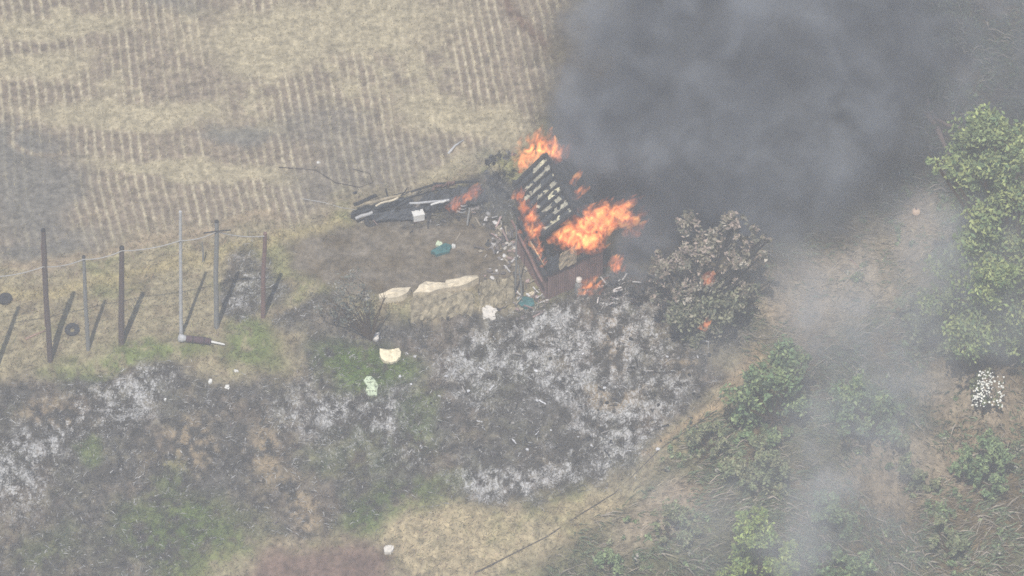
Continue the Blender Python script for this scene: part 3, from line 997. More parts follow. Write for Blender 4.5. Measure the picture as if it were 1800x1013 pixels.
def slab(name, px, py, m, label, cat, ax, ay, th, seed, group=None, rough=.2, lift=0):
    """soft crumpled slab lying on the ground"""
    p = ground(px, py)
    r2 = random.Random(seed)
    mb = MB()
    n = 11
    rim = []
    for k in range(n):
        an = 2 * PI * k / n
        rr = 1 + r2.uniform(-rough, rough)
        sq = 1 / max(abs(math.cos(an)), abs(math.sin(an))) ** .6
        rim.append(p + Vector(ax) * math.cos(an) * rr * sq + Vector(ay) * math.sin(an) * rr * sq)
    top = [Vector((v.x, v.y, gz(v.x, v.y) + th * r2.uniform(.7, 1.3) + lift)) for v in rim]
    bot = [Vector((v.x, v.y, gz(v.x, v.y) - .05)) for v in rim]
    inn = [p.lerp(v, .55) + Vector((0, 0, th * r2.uniform(.7, 1.5))) for v in rim]
    for v in inn:
        v.z = gz(v.x, v.y) + th * r2.uniform(.9, 1.7) + lift
    cc = Vector((p.x, p.y, gz(p.x, p.y) + th * 1.3 + lift))
    vs = bot + top + inn + [cc]
    fs = [tuple(range(n))[::-1]]
    for k in range(n):
        j = (k + 1) % n
        fs += [(k, j, n + j, n + k), (n + k, n + j, 2 * n + j, 2 * n + k), (2 * n + k, 2 * n + j, 3 * n)]
    mb.add(vs, fs)
    return tag(mb.build(name, m, loc=p), label, cat, group)


slab('foam_slab', 686, 629, 'cream', 'cream foam slab lying on the green grass patch', 'slab', (.32, .10, 0), (-.08, .22, 0), .14, 2)
slab('plastic_sheet', 652, 681, 'pale_green', 'crumpled pale green plastic sheet below the green grass patch', 'sheet', (.20, -.06, 0), (.04, .26, 0), .05, 5, rough=.45)
slab('rock', 683, 969, 'rock', 'pale stone in the foreground between red dirt and straw', 'stone', (.16, 0, 0), (0, .14, 0), .12, 6)
slab('rag', 661, 593, 'rock', 'white rag caught at the foot of the leafless grey shrub', 'rag', (.11, .03, 0), (0, .15, 0), .07, 8, rough=.4)
for px, py, r, lab in ((369, 671, .09, 'small white bottle top scrap on the burnt edge below the maroon roll'), (415, 653, .10, 'flat white scrap on the dry grass right of the maroon roll'), (560, 287, .08, 'lone white scrap on the grey edge of the field'), (290, 703, .07, 'small pale scrap beside the pale ash streak at left'), (400, 682, .12, 'whitish crumpled scrap at the top of the burnt slope'), (1219, 602, .09, 'yellowish white scrap at the foot of the scorched tree')):
    slab('litter', px, py, 'white', lab, 'litter', (r * .7, 0, 0), (0, r * .55, 0), .05, int(px), 'white litter scraps', rough=.35)
# pale green bit, teal tarp and white lump in the yard
slab('tarp_bundle', 777, 442, 'teal', 'dark teal tarp bundle lying in the bare yard', 'tarp', (.36, .16, 0), (-.07, .15, 0), .12, 11, rough=.3)
slab('plastic_jug', 772, 431, 'pale_green', 'small pale green jug beside the teal tarp bundle', 'jug', (.11, -.06, 0), (.03, .10, 0), .10, 12)
slab('litter', 797, 435, 'white', 'round whitish scrap at the right end of the teal tarp bundle', 'litter', (.08, 0, 0), (0, .08, 0), .09, 13, 'white litter scraps')

# ash-white leaves of flowering weeds
slab('tarp_strip', 697, 524, 'tarp', 'short cream tarp crumpled on the left end of the bank', 'tarp', (.52, .12, 0), (-.06, .22, 0), .14, 21, 'cream tarps on the bank', rough=.3, lift=.12)
for i, (px, py, ax, lab) in enumerate(((757, 516, (.58, .18, 0), 'cream tarp strip in the middle of the bank top'), (808, 507, (.53, .17, 0), 'cream tarp strip at the right end of the bank top'))):
    slab('tarp_strip', px, py, 'tarp', lab, 'tarp', ax, (-.05, .21, 0), .18, 22 + i, 'cream tarps on the bank', rough=.32, lift=.15)


def bank(x0, y0, x1, y1, h, name, label, seed):
    """rough earth face under the tarps"""
    a, b = ground(x0, y0), ground(x1, y1)
    r2 = random.Random(seed)
    nu, nv = 22, 8
    vs, fs = [], []
    for j in range(nv + 1):
        for i in range(nu + 1):
            p = a.lerp(b, i / nu)
            v = j / nv
            q = p + Vector((r2.uniform(-.03, .03), .55 * v - .1 + r2.uniform(-.06, .06), 0))
            q.z = gz(p.x, p.y) - .1 + (h + .1) * math.sin(v * PI / 2) ** .8 * (1 if 0 < i < nu else .7) + r2.uniform(-.08, .08)
            vs.append(q)
    W = nu + 1
    for j in range(nv):
        for i in range(nu):
            fs.append((j * W + i, j * W + i + 1, (j + 1) * W + i + 1, (j + 1) * W + i))
    o = len(vs)
    for i in range(nu + 1):
        v = vs[nv * W + i]; vs.append(Vector((v.x, v.y + .25, v.z - h - .3)))
    for i in range(nu):
        fs.append((nv * W + i, nv * W + i + 1, o + i + 1, o + i))
    tag(MB().add(vs, fs).build(name, 'earthface', loc=a), label, 'bank', 'rough earth faces below the yard')


bank(722, 560, 832, 546, .62, 'earth_bank', 'rough tan earth face below the cream tarp strips', 3)
bank(842, 538, 906, 530, .75, 'earth_bank', 'lumpy tan earth block between the tarps and the burning shed', 4)

# ------------------------------------------------------------------ burnt heap left of the shed
def pts(*l):
    return [at(x, y, z) for x, y, z in l]


def gsheet(name, corners, m, label, seed, cat='sheet', group=None, wob=.05, th=.03):
    c = [at(x, y, z) for x, y, z in corners]
    mb = MB().sheet(c, 14, 5, th, wob, seed, ragged=.12)
    return tag(mb.build(name, m, loc=c[0]), label, cat, group)


GS = 'scorched roofing sheets in the burnt heap'
gsheet('roofing_sheet', [(617, 378, .3), (722, 362, .3), (718, 345, .75), (625, 366, .75)], 'charsheet', 'long dark roofing sheet at the left end of the burnt heap', 3, group=GS)
gsheet('roofing_sheet', [(650, 388, .2), (740, 385, .2), (735, 365, .5), (655, 375, .5)], 'charsheet', 'dark sagging sheet in front of the white box', 4, group=GS)
gsheet('roofing_sheet', [(735, 372, .3), (800, 360, .3), (800, 333, .9), (742, 344, .9)], 'charsheet', 'dark sheet in the middle of the burnt heap behind the white box', 5, group=GS)
gsheet('roofing_sheet', [(790, 372, .3), (860, 350, .3), (845, 322, .9), (770, 335, .9)], 'charsheet', 'dark sheet at the burning right end of the heap', 6, group=GS)
gsheet('roofing_sheet', [(760, 334, .6), (800, 326, .6), (797, 320, .9), (763, 328, .9)], 'post_red', 'small reddish sheet on top of the burnt heap', 7, group=GS)
GP = 'planks and poles in the burnt heap'
for a, b, z0, z1, wd, m, lab in (((617, 364), (722, 340), .8, .9, .05, 'ply', 'tan plank along the upper left edge of the heap'), ((660, 362), (700, 348), .9, 1.0, .03, 'tarp', 'pale split plank lit along the top of the heap'), ((622, 360), (662, 344), .9, .9, .06, 'charwood', 'charred beam at the upper left tip of the heap'),
                                 ((720, 358), (790, 352), .7, .85, .035, 'post_pale', 'pale metal pole across the middle of the heap'), ((757, 360), (784, 353), .9, .95, .03, 'white', 'bright white rod beside the flames of the heap'), ((762, 324), (842, 318), .6, .6, .05, 'charwood', 'charred beam along the back of the heap'),
                                 ((700, 352), (716, 330), .6, 1.4, .03, 'charwood', 'black stick poking up from the middle of the heap'), ((822, 396), (826, 365), .1, .7, .03, 'post_grey', 'grey upright stick at the right front of the heap'), ((625, 384), (655, 374), .3, .4, .05, 'post_pale', 'pale bent rail at the left tip of the heap'), ((752, 402), (756, 360), .05, .6, .025, 'charwood', 'dark thin upright stick right of the white box'), ((690, 345), (760, 326), .5, .6, .035, 'charwood', 'dark branch lying behind the heap')):
    p, q2 = at(*a, z0), at(*b, z1)
    tag(MB().bar(p, q2, wd, wd * .6, jit=.02).build('plank', m, loc=p), lab, 'plank', GP)
# white box and striped drum
p = at(735, 380, .25)
root = empty('plastic_crate', p - Vector((0, 0, .2)), 'white box standing in front of the burnt heap', 'box')
MB().box(p, (.19, .05, 0), (-.04, .13, 0), (0, 0, .13)).build('body', 'white', root)
MB().box(p + Vector((0, 0, .15)), (.2, .053, 0), (-.042, .137, 0), (0, 0, .02)).build('lid', 'white', root)
MB().box(p + Vector((0, 0, -.15)), (.185, .048, 0), (-.04, .125, 0), (0, 0, .02)).build('base', 'rust_wall', root)
p = at(812, 362, .2)
root = empty('metal_drum', p - Vector((0, 0, .2)), 'scorched striped drum in the flames of the heap', 'drum')
MB().lathe([(.17, -.25), (.18, 0), (.17, .27)], p, (.2, 0, 1), 16).build('body', 'charsheet', root)
for k in range(3):
    MB().lathe([(.188, -.02), (.188, .02)], p + Vector((.2, 0, 1)).normalized() * (-.16 + .16 * k), (.2, 0, 1), 16).build('hoop', 'post_pale', root)

# rubble of small scraps round the shed
def rubble(name, n, f, pal, smin, smax):
    Vs, Fs, Ts = [], [], []
    for k in range(n):
        px, py = f()
        p = ground(px, py)
        mb = MB()
        s = random.uniform(smin, smax)
        if random.random() < .5:
            mb.lump((p.x, p.y, p.z + s * .4), s, s * .7, s * .5, .35, k, random.uniform(0, 6), sub=1)
        else:
            d = Vector((random.gauss(0, 1), random.gauss(0, 1), random.gauss(0, .35))).normalized()
            mb.bar(p + Vector((0, 0, .05)), p + Vector((0, 0, .08)) + d * s * 3.5, s * .25, s * .15, jit=.01)
        o = len(Vs)
        Vs += mb.v; Fs += [tuple(i + o for i in f_) for f_ in mb.f]
        c = np.array(random.choice(pal)) * random.uniform(.7, 1.2)
        Ts += [c] * len(mb.v)
    me = bpy.data.meshes.new(name); me.from_pydata(Vs, [], Fs)
    a = me.attributes.new('tint', 'FLOAT_COLOR', 'POINT')
    c = np.ones((len(Vs), 4), np.float32); c[:, :3] = np.array(Ts)
    a.data.foreach_set('color', c.ravel())
    me.materials.append(M['scrap'])
    o = bpy.data.objects.new(name, me); COL.objects.link(o)
    return tag(o, kind='stuff')


SCR = [(.46, .43, .39), (.36, .26, .24), (.2, .18, .17), (.05, .05, .05), (.27, .23, .17), (.52, .50, .48), (.1, .09, .09), (.14, .12, .11)]


def near_shed():
    while True:
        x_, y_ = random.gauss(885, 22), random.gauss(425, 38)
        if x_ < 912 + (y_ - 440) * .5 and y_ > 360:
            return x_, y_


rubble('rubble', 130, near_shed, SCR, .04, .13)
rubble('rubble', 90, lambda: (random.uniform(620, 850), random.gauss(372, 16)), SCR[1:5] + [(.04, .04, .045)] * 3, .04, .12)
rubble('rubble', 90, lambda: (random.gauss(925, 25), random.gauss(535, 12)), SCR, .04, .12)
rubble('rubble', 70, lambda: (random.gauss(1060, 35), random.gauss(515, 14)), [(.05, .05, .05), (.5, .48, .46), (.12, .11, .1)], .04, .1)
rubble('charred_debris', 150, lambda: (random.uniform(700, 1250), random.uniform(560, 800)), [(.03, .03, .03), (.02, .02, .02), (.55, .55, .56), (.3, .28, .26)], .03, .1)

# ------------------------------------------------------------------ the burning shed
A = at(961, 528, -.05); B = at(909, 446, -.05); C = at(1060, 483, -.05)
A.z = B.z = C.z = -.15
D_ = B + C - A
shed = empty('shed', A, 'burning shed with charred roof frame and rust red lower walls', 'shed')
hw = 1.42            # height of what is left of the walls
he = 3.05            # eave
uL = (B - A); uF = (C - A)
uLn, uFn = uL.normalized(), uF.normalized()
zv = Vector((0, 0, 1))


def corrugated(a, b, h0, h1, th, name, m, parent, ribs=26, ragged=.1, seed=0):
    """upright ribbed sheet wall with an uneven burnt top edge"""
    r2 = random.Random(seed)
    nrm = (b - a).cross(zv).normalized()
    vs, fs = [], []
    n = ribs * 2
    for i in range(n + 1):
        u = i / n
        off = nrm * (.022 if i % 2 else -.022)
        t = h0 + (h1 - h0) * u + r2.uniform(-ragged, ragged)
        for s in (0, 1):
            p = a.lerp(b, u) + off + nrm * th * (s * 2 - 1) * .5
            vs += [p, p + zv * t * .5, p + zv * t]
    for i in range(n):
        o, o2 = i * 6, i * 6 + 6
        for k in (0, 1):
            fs += [(o + k, o2 + k, o2 + k + 1, o + k + 1), (o + 3 + k, o + 4 + k, o2 + 4 + k, o2 + 3 + k)]
        fs += [(o + 2, o2 + 2, o2 + 5, o + 5), (o, o + 3, o2 + 3, o2)]
    e = n * 6
    fs += [(0, 1, 4, 3), (1, 2, 5, 4), (e, e + 3, e + 4, e + 1), (e + 1, e + 4, e + 5, e + 2)]
    return MB().add(vs, fs).build(name, m, parent)


corrugated(A, B, hw, hw * .98, .03, 'wall', 'rust_wall', shed, 30, .05, 1)
corrugated(A + uFn * .05, C, hw, hw * 1.05, .03, 'wall', 'rust_wall', shed, 26, .07, 2)
corrugated(B, D_, 2.6, 2.2, .03, 'wall', 'charsheet', shed, 26, .2, 3)
corrugated(C, D_, 1.4, 2.0, .03, 'wall', 'charsheet', shed, 26, .2, 4)
# corner posts and studs
for p, h in ((A, 2.45), (B, he), (C, 2.1), (D_, he), (A.lerp(B, .5), he), (A.lerp(C, .28), 2.1), (A.lerp(C, .62), 2.3)):
    q2 = p - (uLn * .0) + (uFn + uLn) * .08
    MB().bar(q2, q2 + zv * h, .06, .06, up=(1, 0, 0), jit=.012).build('post', 'charwood', shed)
# plywood left standing in the gable
a, b = A + uF * .20 - uLn * .12, A + uF * .50 - uLn * .12
MB().sheet([a + zv * 1.42, b + zv * 1.50, b + zv * 2.35, a + zv * 2.25], 6, 6, .03, .02, 5, ragged=.08).build('gable_panel', 'ply', shed)
a, b = A + uF * .02 - uLn * .10, A + uF * .18 - uLn * .10
MB().sheet([a + zv * 1.4, b + zv * 1.45, b + zv * 2.25, a + zv * 2.2], 4, 5, .03, .02, 6, ragged=.08).build('gable_panel', 'charsheet', shed)
# burning rails along the long side, sagging outwards
for k, (o0, o1, z0, z1, wd, m) in enumerate(((.16, .1, 1.55, 2.35, .06, 'charwood'), (.02, -.02, 1.75, 2.7, .05, 'charwood'), (.30, .2, 1.35, 1.75, .035, 'post_red'), (.1, .05, 2.0, 2.9, .045, 'charwood'))):
    p = A - uFn * o0 + zv * z0; q2 = B - uFn * o1 + zv * z1
    MB().bar(p - uLn * .2, q2 + uLn * .1, wd, wd, jit=.015).build('rail', m, shed)
MB().bar(A + zv * 1.47 - uFn * .05, B + zv * 1.45 - uFn * .05, .03, .02, jit=.015).build('rail', 'bark_burnt', shed)
MB().bar(A + zv * 1.9 - uFn * .12, A.lerp(B, .55) + zv * 2.0 - uFn * .1, .022, .02, jit=.015).build('rail', 'ply', shed)
MB().bar(A + zv * (hw + .08) - uLn * .08, C + zv * (hw + .12) - uLn * .08, .05, .05, jit=.012).build('rail', 'charwood', shed)

# roof, placed by its four seen corners
E0 = over(A, 0, 0, 955, 413)                                 # front end of the left eave
E0 = at(955, 413, he)
E1 = at(904, 327, he)                                         # back end of the left eave
rise = .95
R0 = at(1009, 374, he + rise); R1 = at(959, 273, he + rise)
roof = bpy.data.objects.new('roof', None); COL.objects.link(roof); roof.parent = shed
roof.location = E0 - A
# dark underside boards
nrm = (E1 - E0).cross(R0 - E0).normalized()
if nrm.z < 0: nrm = -nrm
MB().sheet([E0 + nrm * -.07, E1 + nrm * -.07, R1 + nrm * -.07, R0 + nrm * -.07], 14, 8, .03, .015, 3).build('sheathing', 'charsheet', roof)
# right-hand slope in the smoke
W0 = R0 + (R0 - E0); W1 = R1 + (R1 - E1)
W0 = Vector((W0.x, W0.y, he)); W1 = Vector((W1.x, W1.y, he))
MB().sheet([R0 + zv * -.06, R1 + zv * -.06, W1, W0], 14, 8, .04, .03, 4, ragged=.05).build('sheathing', 'charsheet', roof)
NR = 9
for k in range(NR):
    u = k / (NR - 1)
    p, q2 = E0.lerp(E1, u), R0.lerp(R1, u)
    p = p - (q2 - p).normalized() * random.uniform(.02, .1)
    MB().bar(p + nrm * .03, q2 + nrm * .03, .034 if 0 < k < NR - 1 else .065, .05, up=nrm, jit=.008).build('rafter', 'charwood', roof)
MB().bar(R0 + zv * .06, R1 + zv * .06, .05, .05, jit=.01).build('ridge', 'charwood', roof)
MB().bar(E0, E1, .05, .05, jit=.01).build('eave_board', 'charwood', roof)
# pale scraps of board between the rafters
r2 = random.Random(12)
M['greyboard'] = mat('weathered_roof_board', (.34, .32, .25), .85, .5, 7)


def rp(u, v):
    return E0.lerp(E1, u).lerp(R0.lerp(R1, u), v)


for k in range(NR - 1):
    u0, u1 = (k + .12) / (NR - 1), (k + .88) / (NR - 1)
    v = r2.uniform(.02, .2)
    while v < .95:
        ln_ = r2.uniform(.07, .24)
        v1 = min(v + ln_, .98)
        x_ = r2.random()
        near = .08 + (v > .72) * .5 + (k < 4 and .3 < v < .6) * .25 + (k in (3, 4, 5) and v > .4) * .15
        if x_ < .86:
            c4 = [rp(u0 + r2.uniform(-.015, .03), v + r2.uniform(-.03, .03)), rp(u1 - r2.uniform(-.015, .04), v + r2.uniform(-.03, .03)), rp(u1 - r2.uniform(-.015, .04), v1 + r2.uniform(-.04, .03)), rp(u0 + r2.uniform(-.015, .03), v1 + r2.uniform(-.04, .03))]
            MB().sheet([c_ + nrm * r2.uniform(-.035, .0) for c_ in c4], 4, 4, .02, .025, r2.randint(0, 999), ragged=.35).build('board', 'palepanel' if r2.random() < near else 'greyboard' if r2.random() < .72 else 'charsheet', roof)
        v = v1 + r2.uniform(.0, .07)

# metal things beside the shed
p = ground(1017, 512)
root = empty('gas_bottle', p, 'silvery scorched can standing by the front wall of the shed beside a flame', 'can')
MB().lathe([(.12, 0), (.14, .04), (.14, .34), (.10, .44), (.05, .47)], p, (0, 0, 1), 14).build('body', 'post_grey', root)
MB().lathe([(.05, 0), (.11, .05), (.10, .16), (.04, .19)], p + zv * .47, (.1, 0, 1), 12).build('top', 'rock', root)
p = ground(1245, 612)
root = empty('plant_stand', p, 'thin grey metal stand at the foot of the scorched tree', 'stand')
MB().tube([p, p + zv * .33], .022, 6).build('leg', 'post_pale', root)
MB().tube([p + zv * .33, p + zv * .37 + Vector((-.42, .05, 0))], .022, 6).build('crossbar', 'post_pale', root)
slab('tarp_bundle', 925, 533, 'teal', 'small dark scorched tarp by the left corner of the shed', 'tarp', (.28, 0, 0), (0, .22, 0), .10, 41)
slab('tarp_strip', 936, 518, 'tarp', 'little curled cream strip by the left corner of the shed', 'tarp', (.14, .05, 0), (0, .08, 0), .08, 42, rough=.3)
slab('ash_heap', 862, 551, 'rock', 'heap of white ash under the earth block', 'ash', (.26, -.03, 0), (.05, .15, 0), .04, 43, rough=.45)


# ------------------------------------------------------------------ flames
def flame_mat(name, hot):
    """glowing gas: thicker towards the middle of a tongue, so stronger where it is seen face on"""
    m = bpy.data.materials.new(name); m.use_nodes = True
    n = m.node_tree.nodes; L = m.node_tree.links
    n.remove(n['Principled BSDF'])
    out = n['Material Output']
    at_ = n.new('ShaderNodeAttribute'); at_.attribute_name = 'heat'
    tc = n.new('ShaderNodeTexCoord')
    mp = n.new('ShaderNodeMapping'); mp.inputs['Scale'].default_value = (1, 1, .6); mp.inputs['Rotation'].default_value = (0, .5, 0)
    L.new(tc.outputs['Object'], mp.inputs[0])
    no = n.new('ShaderNodeTexNoise'); no.inputs['Scale'].default_value = 2.6; no.inputs['Detail'].default_value = 6; no.inputs['Distortion'].default_value = 1.6
    L.new(mp.outputs[0], no.inputs['Vector'])
    ad = n.new('ShaderNodeMath'); ad.operation = 'MULTIPLY_ADD'
    L.new(no.outputs['Fac'], ad.inputs[0]); ad.inputs[1].default_value = 1.9
    sub = n.new('ShaderNodeMath'); sub.operation = 'SUBTRACT'; L.new(at_.outputs['Fac'], sub.inputs[0]); sub.inputs[1].default_value = .70
    L.new(sub.outputs[0], ad.inputs[2])
    cr = n.new('ShaderNodeValToRGB')
    e = cr.color_ramp.elements
    e[0].position = 0.0; e[0].color = (.66, .13, .06, 1)
    e[1].position = 1.0; e[1].color = (1, .84, .34, 1)
    k = e.new(.35); k.color = (.95, .24, .07, 1)
    k = e.new(.66); k.color = (1, .46, .13, 1)
    L.new(ad.outputs[0], cr.inputs[0])
    em = n.new('ShaderNodeEmission'); L.new(cr.outputs[0], em.inputs[0]); em.inputs[1].default_value = hot
    al = n.new('ShaderNodeMapRange'); al.interpolation_type = 'SMOOTHSTEP'; al.inputs[1].default_value = .0; al.inputs[2].default_value = 1.05; al.inputs[3].default_value = 0; al.inputs[4].default_value = .36
    L.new(ad.outputs[0], al.inputs[0])
    lw = n.new('ShaderNodeLayerWeight'); lw.inputs['Blend'].default_value = .5
    iv = n.new('ShaderNodeMath'); iv.operation = 'SUBTRACT'; iv.inputs[0].default_value = 1; L.new(lw.outputs['Facing'], iv.inputs[1])
    pw = n.new('ShaderNodeMath'); pw.operation = 'POWER'; L.new(iv.outputs[0], pw.inputs[0]); pw.inputs[1].default_value = 1.4
    ml = n.new('ShaderNodeMath'); ml.operation = 'MULTIPLY'; L.new(al.outputs[0], ml.inputs[0]); L.new(pw.outputs[0], ml.inputs[1])
    tr_ = n.new('ShaderNodeBsdfTransparent')
    es = n.new('ShaderNodeMath'); es.operation = 'MULTIPLY'; L.new(ml.outputs[0], es.inputs[0]); es.inputs[1].default_value = hot
    L.new(es.outputs[0], em.inputs[1])
    ab = n.new('ShaderNodeMath'); ab.operation = 'MULTIPLY_ADD'; L.new(ml.outputs[0], ab.inputs[0]); ab.inputs[1].default_value = -.30; ab.inputs[2].default_value = 1
    L.new(ab.outputs[0], tr_.inputs[0])
    mx = n.new('ShaderNodeAddShader'); L.new(tr_.outputs[0], mx.inputs[0]); L.new(em.outputs[0], mx.inputs[1])
    L.new(mx.outputs[0], out.inputs['Surface'])
    m.cycles.emission_sampling = 'NONE'
    return m


M['flame'] = flame_mat('flame', 1.2)
WIND = Vector((.75, .25, .35))


def flame(tongues, label, seed, wind=WIND):
    """one fire: a cluster of turbulent closed tongues. tongues: (px,py,z, length px, width px, heat, spread px, count)"""
    r2 = random.Random(seed)
    vs, fs, ht = [], [], []
    first = None
    for px, py, z, ln, wd, heat, spread, cnt in tongues:
        for c_ in range(cnt):
            p = at(px + r2.gauss(0, spread), py + r2.gauss(0, spread * .5), z + r2.uniform(-.1, .1))
            p.y += r2.uniform(-.2, .2)
            if first is None: first = p.copy()
            L_ = ln / 50 * r2.uniform(.5, 1.2); W_ = wd / 50 * r2.uniform(.7, 1.5)
            n, m = 12, 13
            h0 = heat * r2.uniform(.75, 1.1)
            ph = r2.uniform(0, 6); fq = r2.uniform(3, 6)
            dirv = Vector((r2.gauss(0, .2), r2.gauss(0, .15), 1)).normalized()
            o = len(vs)
            s = Vector((1, 0, 0)); u_ = Vector((0, 1, 0))
            for k in range(m + 1):
                v = k / m
                c = p + dirv * L_ * v * .8 + wind * L_ * v ** 1.5 + Vector((math.sin(v * fq + ph), math.cos(v * fq * .8 + ph), 0)) * .10 * L_ * v
                prof = (math.sin(PI * min(1, v * .92 + .10)) ** .8) * (1 - .55 * v) + .01
                for i in range(n):
                    a = 2 * PI * i / n
                    k2 = 1 + .18 * math.sin(2 * a + ph + v * 6)
                    vs.append(c + (s * math.cos(a) + u_ * math.sin(a) * .6) * W_ * .5 * prof * k2)
                    ht.append(h0 * (1 - .75 * v ** 1.5) * (.75 + .25 * math.sin(a * 2 + ph)))
            for k in range(m):
                for i in range(n):
                    fs.append((o + k * n + i, o + k * n + (i + 1) % n, o + (k + 1) * n + (i + 1) % n, o + (k + 1) * n + i))
            fs += [tuple(o + i for i in range(n))[::-1], tuple(o + m * n + i for i in range(n))]
    me = bpy.data.meshes.new('flame')
    me.from_pydata([tuple(v - first) for v in vs], [], fs)
    me.polygons.foreach_set('use_smooth', [True] * len(fs))
    a = me.attributes.new('heat', 'FLOAT', 'POINT'); a.data.foreach_set('value', np.array(ht, np.float32))
    me.materials.append(M['flame'])
    o = bpy.data.objects.new('flame', me); o.location = first
    COL.objects.link(o)
    return tag(o, label, 'flame', 'flames of the burning shed')


flame([(985, 424, 2.8, 44, 26, 1.7, 12, 20), (1005, 430, 2.8, 44, 28, 2.0, 14, 30), (1028, 434, 2.8, 42, 28, 1.9, 10, 30), (1018, 414, 3.0, 56, 32, 1.0, 14, 24), (1040, 400, 3.4, 54, 34, .8, 16, 24), (1068, 392, 3.8, 40, 32, .62, 18, 22), (1086, 386, 4.0, 30, 26, .5, 14, 16), (1022, 436, 2.2, 26, 14, 1.25, 14, 14), (1038, 438, 2.1, 16, 12, 1.1, 12, 10)],
      'largest yellow and orange flame bursting from the front gable of the shed', 1, Vector((.85, .25, .08)))
flame([(914, 300, 3.2, 36, 20, .95, 6, 12), (926, 290, 3.5, 45, 24, 1.0, 8, 16), (945, 268, 3.9, 40, 24, 1.3, 9, 18), (962, 272, 3.9, 36, 20, .95, 8, 14), (982, 283, 3.7, 26, 16, .8, 6, 10), (938, 255, 4.0, 30, 18, .7, 8, 8)],
      'orange flame curling up behind the back end of the shed roof', 2, Vector((.25, .3, .2)))
flame([(910, 352, 3.4, 24, 13, .9, 4, 10), (920, 372, 3.3, 30, 15, 1.0, 5, 14), (933, 392, 3.2, 32, 16, 1.25, 5, 14), (945, 412, 3.0, 30, 14, .95, 5, 12), (926, 405, 2.5, 18, 10, .95, 5, 8), (948, 450, 2.2, 16, 8, .9, 4, 8), (938, 428, 2.4, 20, 10, .9, 5, 12), (943, 440, 2.3, 18, 9, .85, 4, 10), (932, 415, 2.5, 20, 10, .95, 4, 10), (955, 466, 2.0, 12, 7, .8, 4, 5)],
      'narrow orange flame along the long left eave of the shed', 3, Vector((.15, .2, .1)))
flame([(1080, 472, .9, 24, 14, 1.0, 8, 12), (1073, 462, 1.1, 18, 10, .9, 6, 8), (1085, 463, 1.0, 16, 8, .85, 6, 6)], 'small flame at the right rear foot of the shed', 4, Vector((.6, .2, .2)))
flame([(1030, 514, .25, 18, 13, 1.6, 7, 14), (1042, 507, .3, 18, 11, .95, 5, 8), (1022, 516, .25, 10, 10, .95, 5, 5)], 'small bright flame beside the silvery can', 5)
flame([(1237, 576, 1.2, 16, 10, 1.25, 5, 12)], 'small flame at the trunk foot of the scorched tree', 6)
flame([(1240, 495, 3.6, 20, 13, 1.0, 7, 10)], 'faint flame inside the crown of the scorched tree', 7)
flame([(795, 366, .7, 24, 13, .9, 6, 10), (812, 356, .9, 20, 12, .85, 8, 10), (828, 348, 1.1, 24, 13, 1.0, 5, 12)], 'flame in the burnt heap around the striped drum', 8)
flame([(1018, 345, 3.9, 26, 14, .55, 6, 6), (1010, 325, 4.1, 20, 12, .5, 6, 4)], 'dim red flame half hidden in smoke on the far roof slope', 9)


# ------------------------------------------------------------------ smoke
def smoke_mat(name, dens, col, absorb=(0, 0, 0), aniso=0.0):
    m = bpy.data.materials.new(name); m.use_nodes = True
    n = m.node_tree.nodes; L = m.node_tree.links
    n.remove(n['Principled BSDF'])
    pv = n.new('ShaderNodeVolumePrincipled')
    pv.inputs['Color'].default_value = (*col, 1)
    pv.inputs['Absorption Color'].default_value = (*absorb, 1)
    pv.inputs['Density'].default_value = dens
    pv.inputs['Anisotropy'].default_value = aniso
    pv.inputs['Density Attribute'].default_value = 'density'
    L.new(pv.outputs[0], n['Material Output'].inputs['Volume'])
    return m


